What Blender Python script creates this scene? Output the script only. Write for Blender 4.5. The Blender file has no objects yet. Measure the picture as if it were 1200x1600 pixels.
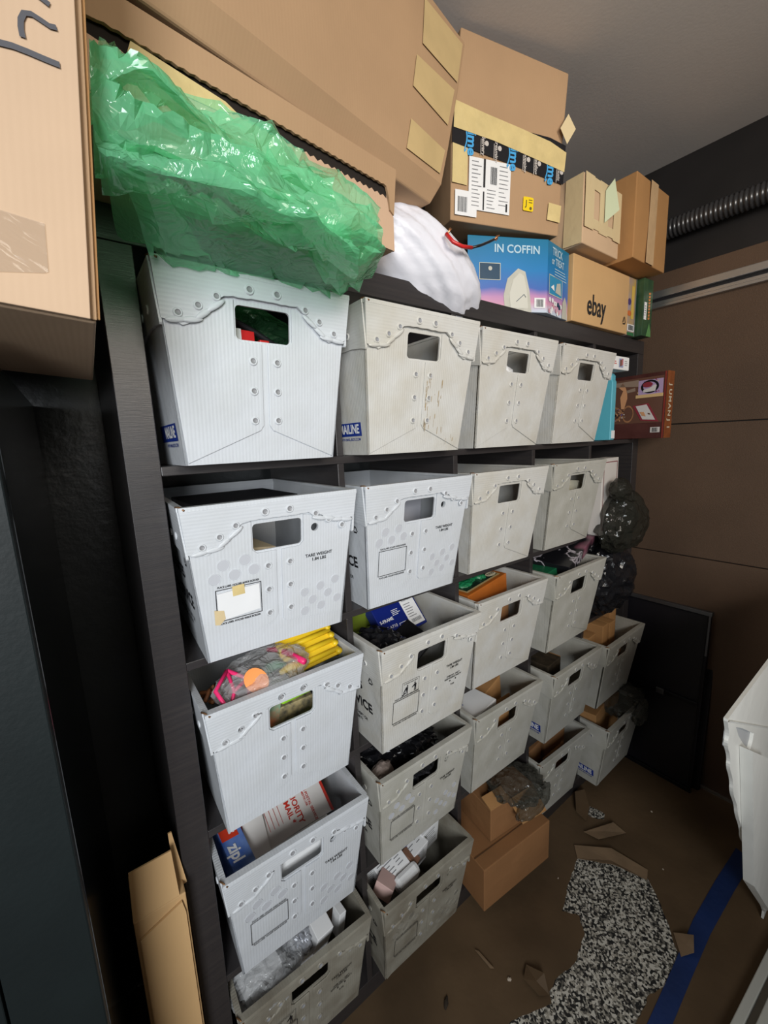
import bpy, bmesh, math, random
from mathutils import Vector, Matrix, Euler, noise
from mathutils.geometry import tessellate_polygon
PI = math.pi
SC = bpy.context.scene
COL = SC.collection

# ------------------------------------------------------------------ camera
CAM_LOC = Vector((-0.0599904889, -0.770606276, 1.487002750))
CAM_ROT = Euler((1.40433446, 0.0400889936, -0.639490325), 'XYZ')
FPX = 641.54
cd = bpy.data.cameras.new('camera'); cam = bpy.data.objects.new('camera', cd); COL.objects.link(cam)
cam.location = CAM_LOC; cam.rotation_euler = CAM_ROT
cd.sensor_fit = 'HORIZONTAL'; cd.sensor_width = 36; cd.lens = 36 * FPX / 1200; cd.clip_start = 0.01
SC.camera = cam
CM = CAM_ROT.to_matrix()
def at(px, py, **k):
    """point of the place seen at a photograph pixel, on the plane x=, y= or z="""
    d = CM @ Vector(((px - 600) / FPX, -(py - 800) / FPX, -1.0))
    (a, v), = k.items(); i = 'xyz'.index(a)
    return CAM_LOC + d * ((v - CAM_LOC[i]) / d[i])

# ------------------------------------------------------------------ light
w = bpy.data.worlds.new('world'); SC.world = w; w.use_nodes = True
w.node_tree.nodes['Background'].inputs[0].default_value = (1.0, 0.90, 0.80, 1)
w.node_tree.nodes['Background'].inputs[1].default_value = 0.05
def area(name, loc, target, sx, sy, power, color, spread=180):
    l = bpy.data.lights.new(name, 'AREA'); l.shape = 'RECTANGLE'; l.size = sx; l.size_y = sy
    l.energy = power; l.color = color; l.spread = math.radians(spread)
    o = bpy.data.objects.new(name, l); COL.objects.link(o); o.location = loc
    o.rotation_euler = (Vector(target) - Vector(loc)).to_track_quat('-Z', 'Y').to_euler()
    return o
area('door_light', (-0.85, -2.05, 1.62), (0.15, 0, 1.15), 0.7, 1.0, 18.5, (0.93, 0.97, 1.0), 100)
area('high_rear_light', (0.30, -2.15, 2.15), (1.35, 0, 2.08), 0.9, 0.5, 9.5, (1.0, 0.92, 0.82), 92)  # unseen light added high behind the camera to lift top row and ceiling
SC.view_settings.view_transform = 'Standard'; SC.view_settings.look = 'None'
SC.view_settings.gamma = 1; SC.view_settings.use_curve_mapping = False
SC.view_settings.exposure = 0.0

# ------------------------------------------------------------------ materials
def srgb(r, g, b):
    f = lambda c: (c/255/12.92) if c/255 <= .04045 else ((c/255+.055)/1.055)**2.4
    return (f(r), f(g), f(b), 1)
MATS = {}
def mat(name, col, rough=.6, metal=0, var=0.0, vscale=8, bump=0.0, bscale=60, spec=.5, coat=0, stretch=None, col2=None):
    if name in MATS: return MATS[name]
    m = bpy.data.materials.new(name); m.use_nodes = True; n = m.node_tree.nodes; L = m.node_tree.links
    p = n['Principled BSDF']; p.inputs['Roughness'].default_value = rough; p.inputs['Metallic'].default_value = metal
    p.inputs['Specular IOR Level'].default_value = spec; p.inputs['Coat Weight'].default_value = coat
    p.inputs['Base Color'].default_value = col
    tc = n.new('ShaderNodeTexCoord'); mp = n.new('ShaderNodeMapping'); L.new(tc.outputs['Object'], mp.inputs[0])
    if stretch: mp.inputs['Scale'].default_value = stretch
    nz = n.new('ShaderNodeTexNoise'); nz.inputs['Scale'].default_value = vscale; nz.inputs['Detail'].default_value = 6
    L.new(mp.outputs[0], nz.inputs['Vector'])
    if var or col2:
        mx = n.new('ShaderNodeMix'); mx.data_type = 'RGBA'
        mx.inputs[6].default_value = col
        c2 = col2 or tuple([c*(1-var) for c in col[:3]]+[1]); mx.inputs[7].default_value = c2
        rr = n.new('ShaderNodeValToRGB'); rr.color_ramp.elements[0].position = .35; rr.color_ramp.elements[1].position = .68
        L.new(nz.outputs[0], rr.inputs[0]); L.new(rr.outputs[0], mx.inputs[0]); L.new(mx.outputs[2], p.inputs['Base Color'])
    if bump:
        nb = n.new('ShaderNodeTexNoise'); nb.inputs['Scale'].default_value = bscale; nb.inputs['Detail'].default_value = 4
        L.new(mp.outputs[0], nb.inputs['Vector'])
        b = n.new('ShaderNodeBump'); b.inputs['Strength'].default_value = bump; b.inputs['Distance'].default_value = .01
        L.new(nb.outputs[0], b.inputs['Height']); L.new(b.outputs[0], p.inputs['Normal'])
    MATS[name] = m; return m

def cardboard(name, col, dark=.10):
    """brown corrugated board: faint flute lines, mottling, few creases"""
    if name in MATS: return MATS[name]
    m = mat(name, col, rough=.72, var=dark, vscale=5, spec=.25)
    n = m.node_tree.nodes; L = m.node_tree.links; p = n['Principled BSDF']
    tc = n.new('ShaderNodeTexCoord')
    wv = n.new('ShaderNodeTexWave'); wv.wave_type = 'BANDS'; wv.bands_direction = 'X'; wv.inputs['Scale'].default_value = 55
    wv.inputs['Distortion'].default_value = .6
    nz = n.new('ShaderNodeTexNoise'); nz.inputs['Scale'].default_value = 9; nz.inputs['Detail'].default_value = 8
    L.new(tc.outputs['Object'], wv.inputs[0]); L.new(tc.outputs['Object'], nz.inputs['Vector'])
    ad = n.new('ShaderNodeMath'); ad.operation = 'MULTIPLY_ADD'; ad.inputs[1].default_value = .035
    L.new(wv.outputs['Fac'], ad.inputs[0]); L.new(nz.outputs[0], ad.inputs[2])
    b = n.new('ShaderNodeBump'); b.inputs['Strength'].default_value = .35; b.inputs['Distance'].default_value = .004
    L.new(ad.outputs[0], b.inputs['Height']); L.new(b.outputs[0], p.inputs['Normal'])
    return m

def plastic(axis, tone='white'):
    """translucent white corrugated plastic with ribs counted along one object axis"""
    name = 'corrugated_plastic_%s_%s' % (axis, tone)
    if name in MATS: return MATS[name]
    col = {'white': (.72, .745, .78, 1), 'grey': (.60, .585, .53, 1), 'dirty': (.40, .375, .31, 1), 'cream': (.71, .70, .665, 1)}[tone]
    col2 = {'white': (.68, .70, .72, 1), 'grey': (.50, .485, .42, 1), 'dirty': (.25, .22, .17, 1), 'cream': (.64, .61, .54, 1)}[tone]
    m = bpy.data.materials.new(name); m.use_nodes = True; n = m.node_tree.nodes; L = m.node_tree.links
    p = n['Principled BSDF']; p.inputs['Roughness'].default_value = .38; p.inputs['Specular IOR Level'].default_value = .4
    tc = n.new('ShaderNodeTexCoord'); sp = n.new('ShaderNodeSeparateXYZ'); L.new(tc.outputs['Object'], sp.inputs[0])
    mu = n.new('ShaderNodeMath'); mu.operation = 'MULTIPLY'; mu.inputs[1].default_value = 2*PI/.0058
    L.new(sp.outputs['XYZ'.index(axis)], mu.inputs[0])
    sn = n.new('ShaderNodeMath'); sn.operation = 'SINE'; L.new(mu.outputs[0], sn.inputs[0])
    nz = n.new('ShaderNodeTexNoise'); nz.inputs['Scale'].default_value = 14; nz.inputs['Detail'].default_value = 5
    L.new(tc.outputs['Object'], nz.inputs['Vector'])
    ad = n.new('ShaderNodeMath'); ad.operation = 'MULTIPLY_ADD'; ad.inputs[1].default_value = .028
    L.new(sn.outputs[0], ad.inputs[0]); L.new(nz.outputs[0], ad.inputs[2])
    b = n.new('ShaderNodeBump'); b.inputs['Strength'].default_value = .5; b.inputs['Distance'].default_value = .006
    L.new(ad.outputs[0], b.inputs['Height']); L.new(b.outputs[0], p.inputs['Normal'])
    # the walls of the flutes show as faint stripes of their own tone
    st = n.new('ShaderNodeMath'); st.operation = 'MULTIPLY_ADD'; st.inputs[1].default_value = .013; st.inputs[2].default_value = .975
    L.new(sn.outputs[0], st.inputs[0])
    mx = n.new('ShaderNodeMix'); mx.data_type = 'RGBA'; mx.inputs[6].default_value = col; mx.inputs[7].default_value = col2
    rr = n.new('ShaderNodeValToRGB'); rr.color_ramp.elements[0].position = .4; rr.color_ramp.elements[1].position = .7
    L.new(nz.outputs[0], rr.inputs[0]); L.new(rr.outputs[0], mx.inputs[0])
    vm = n.new('ShaderNodeVectorMath'); vm.operation = 'SCALE'; L.new(mx.outputs[2], vm.inputs[0]); L.new(st.outputs[0], vm.inputs['Scale'])
    L.new(vm.outputs[0], p.inputs['Base Color'])
    tr = n.new('ShaderNodeBsdfTranslucent'); L.new(vm.outputs[0], tr.inputs[0])
    ms = n.new('ShaderNodeMixShader'); ms.inputs[0].default_value = .16
    L.new(p.outputs[0], ms.inputs[1]); L.new(tr.outputs[0], ms.inputs[2]); L.new(ms.outputs[0], n['Material Output'].inputs[0])
    MATS[name] = m; return m

def film(name, col, clear=.55, rough=.12, bscale=30, bump=.6):
    """thin crumpled plastic film: part see-through, part tinted and glossy"""
    if name in MATS: return MATS[name]
    m = bpy.data.materials.new(name); m.use_nodes = True; n = m.node_tree.nodes; L = m.node_tree.links
    p = n['Principled BSDF']; p.inputs['Roughness'].default_value = rough; p.inputs['Base Color'].default_value = col
    p.inputs['Specular IOR Level'].default_value = .9; p.inputs['Coat Weight'].default_value = .5; p.inputs['Coat Roughness'].default_value = .06
    tc = n.new('ShaderNodeTexCoord'); nz = n.new('ShaderNodeTexNoise'); nz.inputs['Scale'].default_value = bscale; nz.inputs['Detail'].default_value = 3
    nz.inputs['Distortion'].default_value = 1.2
    L.new(tc.outputs['Object'], nz.inputs['Vector'])
    ab = n.new('ShaderNodeMath'); ab.operation = 'SUBTRACT'; ab.inputs[1].default_value = .5; L.new(nz.outputs[0], ab.inputs[0])
    a2 = n.new('ShaderNodeMath'); a2.operation = 'ABSOLUTE'; L.new(ab.outputs[0], a2.inputs[0])
    b = n.new('ShaderNodeBump'); b.inputs['Strength'].default_value = bump; b.inputs['Distance'].default_value = .02
    L.new(a2.outputs[0], b.inputs['Height']); L.new(b.outputs[0], p.inputs['Normal']); L.new(b.outputs[0], p.inputs['Coat Normal'])
    tl = n.new('ShaderNodeBsdfTranslucent'); tl.inputs[0].default_value = col
    m1 = n.new('ShaderNodeMixShader'); m1.inputs[0].default_value = .35; L.new(p.outputs[0], m1.inputs[1]); L.new(tl.outputs[0], m1.inputs[2])
    tp = n.new('ShaderNodeBsdfTransparent'); tp.inputs[0].default_value = tuple([.5+.5*c for c in col[:3]]+[1])
    m2 = n.new('ShaderNodeMixShader'); m2.inputs[0].default_value = clear; L.new(m1.outputs[0], m2.inputs[1]); L.new(tp.outputs[0], m2.inputs[2])
    L.new(m2.outputs[0], n['Material Output'].inputs[0])
    MATS[name] = m; return m

CB = cardboard('cardboard_tan', (.45, .285, .16, 1))
CBL = cardboard('cardboard_light', (.62, .43, .27, 1))
CBO = cardboard('cardboard_orange', (.44, .23, .09, 1), .18)
CBY = cardboard('cardboard_kraft_yellow', (.60, .375, .175, 1))
DARKWOOD = mat('blackbrown_foil', (.026, .023, .024, 1), rough=.34, spec=.7, var=.5, vscale=5, stretch=(1.5, 1.5, 30), bump=.05, bscale=20, col2=(.036, .031, .03, 1))
TAPE = mat('masking_tape_yellow', (.68, .53, .24, 1), rough=.5, var=.12, vscale=30, bump=.3, bscale=25)
TAPEB = mat('tan_packing_tape', (.60, .40, .22, 1), rough=.25, var=.1, vscale=30, bump=.2, bscale=20)
CLEAR = film('clear_tape', (.75, .68, .58, 1), clear=.72, rough=.08, bscale=12, bump=.25)
BLACK = mat('black_ink', (.012, .012, .014, 1), rough=.5)
WHITE = mat('white_paper', (.80, .80, .80, 1), rough=.6, var=.04, vscale=20)
GREYINK = mat('grey_ink', (.22, .22, .23, 1), rough=.6)
BLUEINK = mat('blue_ink', (.01, .035, .25, 1), rough=.4)
STAPLE = mat('rusty_staple', (.25, .13, .06, 1), rough=.45, metal=.6)
DIMPLE = mat('weld_dimple', (.26, .26, .27, 1), rough=.42, spec=.4)
VENT = mat('thin_plastic_disc', (.50, .51, .54, 1), rough=.45, spec=.3)
VENTD = mat('dirty_plastic_disc', (.30, .28, .235, 1), rough=.5, spec=.3, var=.4, vscale=30)
RED = mat('red_plastic', (.55, .02, .02, 1), rough=.35)
BLACKP = mat('black_plastic', (.012, .012, .014, 1), rough=.3)
COPPER = mat('bare_copper', (.75, .36, .18, 1), rough=.35, metal=.9)
METAL = mat('aluminium', (.60, .60, .60, 1), rough=.32, metal=.9)

# ------------------------------------------------------------------ mesh helpers
class MB:
    def __init__(s): s.v = []; s.f = []; s.mi = []; s.sm = []
    def add(s, V, F, m=0, smooth=False):
        o = len(s.v); s.v += [Vector(v) for v in V]
        for f in F: s.f.append([i+o for i in f]); s.mi.append(m); s.sm.append(smooth)
        return s
    def hexa(s, P, m=0):
        """eight corners: bottom ring 0-3 then top ring 4-7, each anticlockwise from above"""
        return s.add(P, [(3,2,1,0),(4,5,6,7),(0,1,5,4),(1,2,6,5),(2,3,7,6),(3,0,4,7)], m)
    def box(s, a, b, m=0, mx=None):
        x0,y0,z0 = a; x1,y1,z1 = b
        P = [Vector(q) for q in [(x0,y0,z0),(x1,y0,z0),(x1,y1,z0),(x0,y1,z0),(x0,y0,z1),(x1,y0,z1),(x1,y1,z1),(x0,y1,z1)]]
        if mx: P = [mx @ q for q in P]
        return s.hexa(P, m)
    def prism(s, loops, fn, th, m=0):
        """flat outline with holes, fn maps (u,v,offset) to a point; th is thickness"""
        flat = [p for l in loops for p in l]; n = len(flat)
        tris = tessellate_polygon([[Vector((p[0], p[1], 0)) for p in l] for l in loops])
        V = [fn(p[0], p[1], 0) for p in flat] + [fn(p[0], p[1], th) for p in flat]
        F = [tuple(t) for t in tris] + [tuple(i+n for i in reversed(t)) for t in tris]
        k = 0
        for l in loops:
            q = len(l)
            for i in range(q): a = k+i; b = k+(i+1) % q; F.append((a, b, b+n, a+n))
            k += q
        return s.add(V, F, m)
    def tube(s, pts, r, n=10, m=0, caps=True):
        pts = [Vector(p) for p in pts]; V = []; F = []; up = None
        for i, p in enumerate(pts):
            t = (pts[min(i+1, len(pts)-1)] - pts[max(i-1, 0)]).normalized()
            if up is None: up = Vector((0,0,1)) if abs(t.z) < .9 else Vector((1,0,0))
            a = t.cross(up).normalized(); b = a.cross(t).normalized(); up = b
            rr = r[i] if isinstance(r, (list, tuple)) else r
            for k in range(n):
                c = 2*PI*k/n; V.append(p + (a*math.cos(c) + b*math.sin(c))*rr)
        for i in range(len(pts)-1):
            for k in range(n):
                F.append((i*n+k, i*n+(k+1) % n, (i+1)*n+(k+1) % n, (i+1)*n+k))
        if caps: F.append(tuple(range(n-1, -1, -1))); F.append(tuple((len(pts)-1)*n+k for k in range(n)))
        return s.add(V, F, m, True)
    def dimple(s, c, ax, ay, n, r, m_rim=0, m_mid=1, h=.0022):
        """raised ring with a sunken centre, a plastic weld spot"""
        c = Vector(c); k = 12; prof = [(1.25, 0), (1.0, h), (.72, h*.9), (.5, h*.25), (0.0, h*.1)]
        V = []; F = []; fm = []
        for (q, hh) in prof[:-1]:
            for i in range(k):
                a = 2*PI*i/k; V.append(c + ax*math.cos(a)*r*q + ay*math.sin(a)*r*q + n*hh)
        V.append(c + n*prof[-1][1])
        o = len(s.v); s.v += V
        for j in range(3):
            for i in range(k):
                s.f.append([o+j*k+i, o+j*k+(i+1) % k, o+(j+1)*k+(i+1) % k, o+(j+1)*k+i]); s.mi.append(m_rim if j < 2 else m_mid); s.sm.append(True)
        for i in range(k):
            s.f.append([o+3*k+i, o+3*k+(i+1) % k, o+4*k]); s.mi.append(m_mid); s.sm.append(True)
        return s
    def build(s, name, mats, parent=None, bevel=0, solid=0, loc=None):
        me = bpy.data.meshes.new(name); me.from_pydata(s.v, [], s.f)
        for m in (mats if isinstance(mats, (list, tuple)) else [mats]): me.materials.append(m)
        me.polygons.foreach_set('material_index', s.mi); me.polygons.foreach_set('use_smooth', s.sm)
        bm = bmesh.new(); bm.from_mesh(me)
        if len(bm.faces) < 60000: bmesh.ops.recalc_face_normals(bm, faces=bm.faces)
        bm.to_mesh(me); bm.free(); me.update()
        o = bpy.data.objects.new(name, me); COL.objects.link(o)
        if parent: o.parent = parent
        if loc is not None: o.location = loc
        if bevel:
            b = o.modifiers.new('bevel', 'BEVEL'); b.width = bevel; b.segments = 2; b.limit_method = 'ANGLE'; b.angle_limit = .7
        if solid:
            b = o.modifiers.new('solid', 'SOLIDIFY'); b.thickness = solid
        return o

def tag(o, label, cat, group=None, kind=None):
    if label: o['label'] = label
    if cat: o['category'] = cat
    if group: o['group'] = group
    if kind: o['kind'] = kind
    return o
def struct(o): o['kind'] = 'structure'; return o
def thing(name, label, cat, loc=(0,0,0), rot=(0,0,0), group=None):
    o = bpy.data.objects.new(name, None); COL.objects.link(o); o.empty_display_size = .05
    o.location = loc; o.rotation_euler = rot
    return tag(o, label, cat, group)

_TX = {}
def text_geo(s, bold=.0):
    if (s, bold) in _TX: return _TX[(s, bold)]
    c = bpy.data.curves.new('t', 'FONT'); c.body = s; c.align_x = 'CENTER'; c.align_y = 'CENTER'; c.offset = bold; c.resolution_u = 3
    o = bpy.data.objects.new('t', c); me = bpy.data.meshes.new_from_object(o)
    V = [tuple(v.co) for v in me.vertices]; F = [tuple(p.vertices) for p in me.polygons]
    bpy.data.objects.remove(o); bpy.data.meshes.remove(me); bpy.data.curves.remove(c)
    _TX[(s, bold)] = (V, F); return V, F
def put_text(mb, s, cx, cy, size, fn, m=0, ang=0, sx=1, bold=.02):
    V, F = text_geo(s, bold); c, d = math.cos(ang), math.sin(ang)
    mb.add([fn(cx + (x*sx*c - y*d)*size, cy + (x*sx*d + y*c)*size) for x, y, z in V], F, m)
def circ(cx, cy, r, n=16, ry=None): return [(cx+r*math.cos(2*PI*i/n), cy+(ry or r)*math.sin(2*PI*i/n)) for i in range(n)]
def rrect(x0, y0, x1, y1, r, n=4):
    P = []
    for cx, cy, a in ((x1-r, y1-r, 0), (x0+r, y1-r, 90), (x0+r, y0+r, 180), (x1-r, y0+r, 270)):
        for i in range(n+1):
            t = math.radians(a + 90*i/n); P.append((cx+r*math.cos(t), cy+r*math.sin(t)))
    return P

def poly(mb, pts, fn, m=0):
    tris = tessellate_polygon([[Vector((p[0], p[1], 0)) for p in pts]]); mb.add([fn(*p) for p in pts], [tuple(t) for t in tris], m)
def quad(mb, x0, y0, x1, y1, fn, m=0): mb.add([fn(x0,y0), fn(x1,y0), fn(x1,y1), fn(x0,y1)], [(0,1,2,3)], m)
def frame(mb, x0, y0, x1, y1, t, fn, m=0):
    quad(mb,x0,y0,x1,y0+t,fn,m); quad(mb,x0,y1-t,x1,y1,fn,m); quad(mb,x0,y0+t,x0+t,y1-t,fn,m); quad(mb,x1-t,y0+t,x1,y1-t,fn,m)
def barcode(mb, x0, y0, x1, y1, fn, m=0, seed=1, vert=True):
    r = random.Random(seed); x = x0
    while x < x1:
        wd = r.choice((.0008, .0014, .002)); 
        if vert: quad(mb, x, y0, min(x+wd, x1), y1, fn, m)
        x += wd + r.choice((.0009, .0015))
def lines(mb, x0, y0, x1, y1, n, h, fn, m=0, seed=1):
    r = random.Random(seed)
    for i in range(n):
        y = y1 - (y1-y0)*(i+.5)/n; quad(mb, x0, y-h/2, x0+(x1-x0)*r.uniform(.55, 1), y+h/2, fn, m)

def blob(mb, c, rad, rot=(0,0,0), amp=.15, freq=3.0, seed=0, sub=4, m=0, crease=True, taper=None):
    """crumpled pouch: an ellipsoid whose skin is folded along ridges"""
    bm = bmesh.new(); bmesh.ops.create_icosphere(bm, subdivisions=sub, radius=1)
    R = Euler(rot).to_matrix(); off = Vector((seed*7.31, seed*3.7, seed*1.9)); V = []
    for v in bm.verts:
        p = v.co.copy(); q = p*freq + off
        if crease:
            n1 = 1 - 2*abs(noise.noise(q)); n2 = 1 - 2*abs(noise.noise(q*2.3 + Vector((5,5,5))))
            d = noise.voronoi(q*1.3)[0]; n3 = (d[1]-d[0])
            k = 1 + amp*(.9*n1 + .45*n2 - .9*n3)
        else: k = 1 + amp*noise.noise(q)
        w_ = Vector((p.x*rad[0], p.y*rad[1], p.z*rad[2]))*k
        if taper: w_ = taper(p, w_)
        V.append(R @ w_ + Vector(c))
    F = [tuple(v.index for v in f.verts) for f in bm.faces]; bm.free()
    mb.add(V, F, m, crease is False)
    return mb

def carton(name, label, cat, loc, yaw, w_, d, h, m=CB, tilt=(0,0), group=None, bulge=.004, seam=True, bevel=.0025, seed=0):
    """closed cardboard box whose faces bulge a little, seam and flap lines cut in; origin at its front left lower corner"""
    t = thing(name, label, cat, loc, (tilt[0], tilt[1], yaw), group)
    mb = MB(); n = 6; r = random.Random(seed)
    def face(o, u, v, nn):
        V = []; 
        for j in range(n+1):
            for i in range(n+1):
                a, b = i/n, j/n
                k = bulge*math.sin(PI*a)*math.sin(PI*b)*(1+.6*noise.noise(Vector((a*3, b*3, seed+nn.x*3+nn.y*5))))
                V.append(o + u*a + v*b + nn*k)
        F = [(j*(n+1)+i, j*(n+1)+i+1, (j+1)*(n+1)+i+1, (j+1)*(n+1)+i) for j in range(n) for i in range(n)]
        mb.add(V, F, 0, False)
    X, Y, Z = Vector((w_,0,0)), Vector((0,d,0)), Vector((0,0,h)); O = Vector((0,0,0))
    face(O, X, Z, Vector((0,-1,0))); face(O+Y, X, Z, Vector((0,1,0))); face(O, Y, Z, Vector((-1,0,0))); face(O+X, Y, Z, Vector((1,0,0)))
    face(O, X, Y, Vector((0,0,-.3))); face(O+Z, X, Y, Vector((0,0,.6)))
    # join seams
    me = mb.build('body', m, t)
    bm = bmesh.new(); bm.from_mesh(me.data); bmesh.ops.remove_doubles(bm, verts=bm.verts, dist=1e-5)
    bmesh.ops.recalc_face_normals(bm, faces=bm.faces)
    for f in bm.faces: f.smooth = False
    bm.to_mesh(me.data); bm.free()
    if bevel:
        b = me.modifiers.new('bevel', 'BEVEL'); b.width = bevel; b.segments = 2; b.limit_method = 'ANGLE'; b.angle_limit = .9
    return t
FR = lambda e: (lambda u, v: Vector((u, -e, v)))            # on a carton's front face
def LF(e): return lambda u, v: Vector((-e, -u, v))          # on its left face (u from -d to 0)
def TP(h, e): return lambda u, v: Vector((u, v, h+e))

# ================================================================== SETTING
XR, ZC, YB = 1.88, 2.49, .425
FLOORM = mat('speckled_floor', (.5, .48, .42, 1), rough=.55)
def speckle():
    m = FLOORM; n = m.node_tree.nodes; L = m.node_tree.links; p = n['Principled BSDF']
    tc = n.new('ShaderNodeTexCoord')
    v = n.new('ShaderNodeTexVoronoi'); v.inputs['Scale'].default_value = 190; L.new(tc.outputs['Object'], v.inputs['Vector'])
    sp = n.new('ShaderNodeSeparateColor'); L.new(v.outputs['Color'], sp.inputs[0])
    r = n.new('ShaderNodeValToRGB'); r.color_ramp.interpolation = 'CONSTANT'
    e = r.color_ramp.elements; e[0].color = (.015, .015, .015, 1); e[0].position = 0
    e[1].position = .36; e[1].color = (.14, .13, .11, 1)
    a = e.new(.55); a.color = (.40, .37, .31, 1); a = e.new(.75); a.color = (.62, .59, .52, 1)
    L.new(sp.outputs[0], r.inputs[0]); L.new(r.outputs[0], p.inputs['Base Color'])
speckle()
struct(MB().box((-1.6, -3.4, -.08), (XR+.1, YB+.1, 0)).build('floor', FLOORM))
CEIL = mat('grey_ceiling_paint', (.66, .62, .59, 1), rough=.9, var=.05, vscale=3, bump=.03, bscale=120)
struct(MB().box((-1.6, -3.4, ZC), (XR+.1, YB+.1, ZC+.08)).build('ceiling', CEIL))
WB = mat('black_wall_paint', (.040, .045, .048, 1), rough=.32, var=.3, vscale=4, bump=.12, bscale=60)
struct(MB().box((-1.6, YB, 0), (XR+.1, YB+.08, ZC)).build('wall_back', WB))
struct(MB().box((-1.68, -3.4, 0), (-1.6, YB+.08, ZC)).build('wall_left', mat('dark_side_wall', (.05, .05, .05, 1), rough=.8)))
HB = mat('brown_hardboard', (.115, .070, .044, 1), rough=.58, var=.28, vscale=2.2, bump=.15, bscale=260, spec=.35)
HBK = mat('black_upper_wall', (.016, .014, .014, 1), rough=.6, var=.4, vscale=5)  # near-black tone of the wall above the brown panels
mb = MB().box((XR+.012, -3.4, 0), (XR+.1, YB, ZC), 1)
for z0, z1 in ((0.0, .982), (.986, 1.513), (1.517, 2.10)): mb.box((XR, -3.4, z0), (XR+.012, YB, z1), 0)
struct(mb.build('wall_right', [HB, HBK], bevel=.0015))
# torn brown floor paper with a hole
PAPER = mat('brown_floor_paper', (.135, .085, .045, 1), rough=.62, var=.4, vscale=3.2, bump=.5, bscale=7, spec=.3)
hole = [(903,1341),(960,1352),(1011,1372),(1022,1392),(1033,1415),(1049,1460),(1060,1496),(1042,1543),(1015,1554),(1003,1580),(985,1612),(960,1680),(900,1760),(820,1760),(790,1690),(760,1640),
        (799,1595),(862,1568),(858,1550),(867,1532),(898,1505),(914,1460),(905,1431),(878,1424),(889,1379)]
hole = [at(x, y, z=0) for x, y in hole]; hole = [(p.x, p.y) for p in hole]
# jagged paper edge
hj = []
rr = random.Random(4)
for i, a in enumerate(hole):
    b = hole[(i+1) % len(hole)]
    L_ = math.dist(a, b); k = max(1, int(L_/.012))
    for j in range(k):
        t = j/k; q = .0022 if j else 0
        hj.append((a[0]+(b[0]-a[0])*t + rr.uniform(-q, q), a[1]+(b[1]-a[1])*t + rr.uniform(-q, q)))
small = [at(x, y, z=0) for x, y in [(916,1268),(922,1260),(934,1265),(945,1272),(944,1281),(932,1280),(921,1276)]]; small = [(p.x, p.y) for p in small]
mb = MB().prism([[(-.9,-2.6),(XR-.002,-2.6),(XR-.002,YB-.01),(-.9,YB-.01)], hj, small], lambda u, v, o: Vector((u, v, .0003+o)), .0012)
tag(mb.build('floor_paper', PAPER), 'brown protective paper covering the floor with a torn hole', 'floor paper')
def scrap(name, px, z, label, zs=None, m=PAPER, cat='paper scrap', th=.0012):
    P = [at(x, y, z=z) for x, y in px]; zs = zs or [0]*len(px)
    c = sum(P, Vector())/len(P)
    V = [p + Vector((0,0,zz)) for p, zz in zip(P, zs)]; n = len(V)
    V2 = [v + Vector((0,0,th)) for v in V]; cc = c + Vector((0,0,sum(zs)/n))
    o = MB().add(V + V2 + [cc, cc+Vector((0,0,th))], [(i,(i+1)%n,2*n) for i in range(n)] + [(i+n,(i+1)%n+n,2*n+1) for i in range(n)] + [(i,(i+1)%n,(i+1)%n+n,i+n) for i in range(n)]).build(name, m)
    return tag(o, label, cat, 'torn bits of floor paper' if cat == 'paper scrap' else None)
PSC = mat('torn_paper_light', (.23, .15, .085, 1), rough=.7, var=.25, vscale=12, bump=.3, bscale=20)
scrap('paper_scrap', [(897,1322),(955,1330),(1012,1361),(1011,1376),(960,1356),(902,1342)], .002, 'long pale torn strip along the far edge of the floor hole', [.004,.012,.004,.001,.012,.002], PSC)
scrap('paper_scrap', [(912,1302),(958,1290),(978,1303),(935,1315)], .002, 'flat pointed scrap of brown paper between the two floor holes', [.006,.014,.004,.01], PSC)
scrap('paper_scrap', [(898,1247),(913,1240),(921,1262),(916,1284),(900,1275)], .002, 'curled paper scrap left of the small floor hole', [.03,.02,.002,.002,.02])
scrap('paper_scrap', [(1052,1458),(1083,1470),(1084,1494),(1064,1496)], .002, 'dark curled flap of paper beside the blue tape', [.002,.02,.012,.002], PSC)
scrap('paper_scrap', [(742,1486),(748,1488),(772,1516),(766,1515)], .002, 'thin sliver of brown paper lying before the lowest totes', [.004,.004,.006,.004], PSC)
scrap('paper_scrap', [(822,1510),(850,1530),(858,1556),(842,1560),(818,1535)], .002, 'raised fold of paper at the near edge of the floor hole', [.006,.02,.002,.01,.012])
BT = mat('blue_painters_tape', (.012, .035, .14, 1), rough=.5, var=.3, vscale=8, bump=.3, bscale=18)
tp = [(1150,1325),(1117,1377),(1083,1437),(1047,1520),(1011,1600),(975,1690)]; tq = [(1176,1345),(1147,1393),(1110,1460),(1080,1530),(1051,1600),(1020,1690)]
A = [at(x, y, z=.002) for x, y in tp]; B_ = [at(x, y, z=.002) for x, y in tq]
mb = MB(); n = len(A); mb.add(A + B_ + [p+Vector((0,0,.0006)) for p in A+B_], [(i,i+1,n+i+1,n+i) for i in range(n-1)] + [(2*n+i,2*n+i+1,3*n+i+1,3*n+i) for i in range(n-1)])
tag(mb.build('floor_tape', BT), 'strip of dark blue tape joining the brown floor paper', 'tape')
mb = MB(); blob(mb, at(697,1567,z=.004), (.012,.005,.004), (0,0,.6), .3, 3, 5, 2)
tag(mb.build('leaf_crumb', mat('dry_leaf', (.03,.02,.012,1), .8)), 'small dark dry crumb lying on the brown floor paper', 'debris')
rr = random.Random(9)
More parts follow.
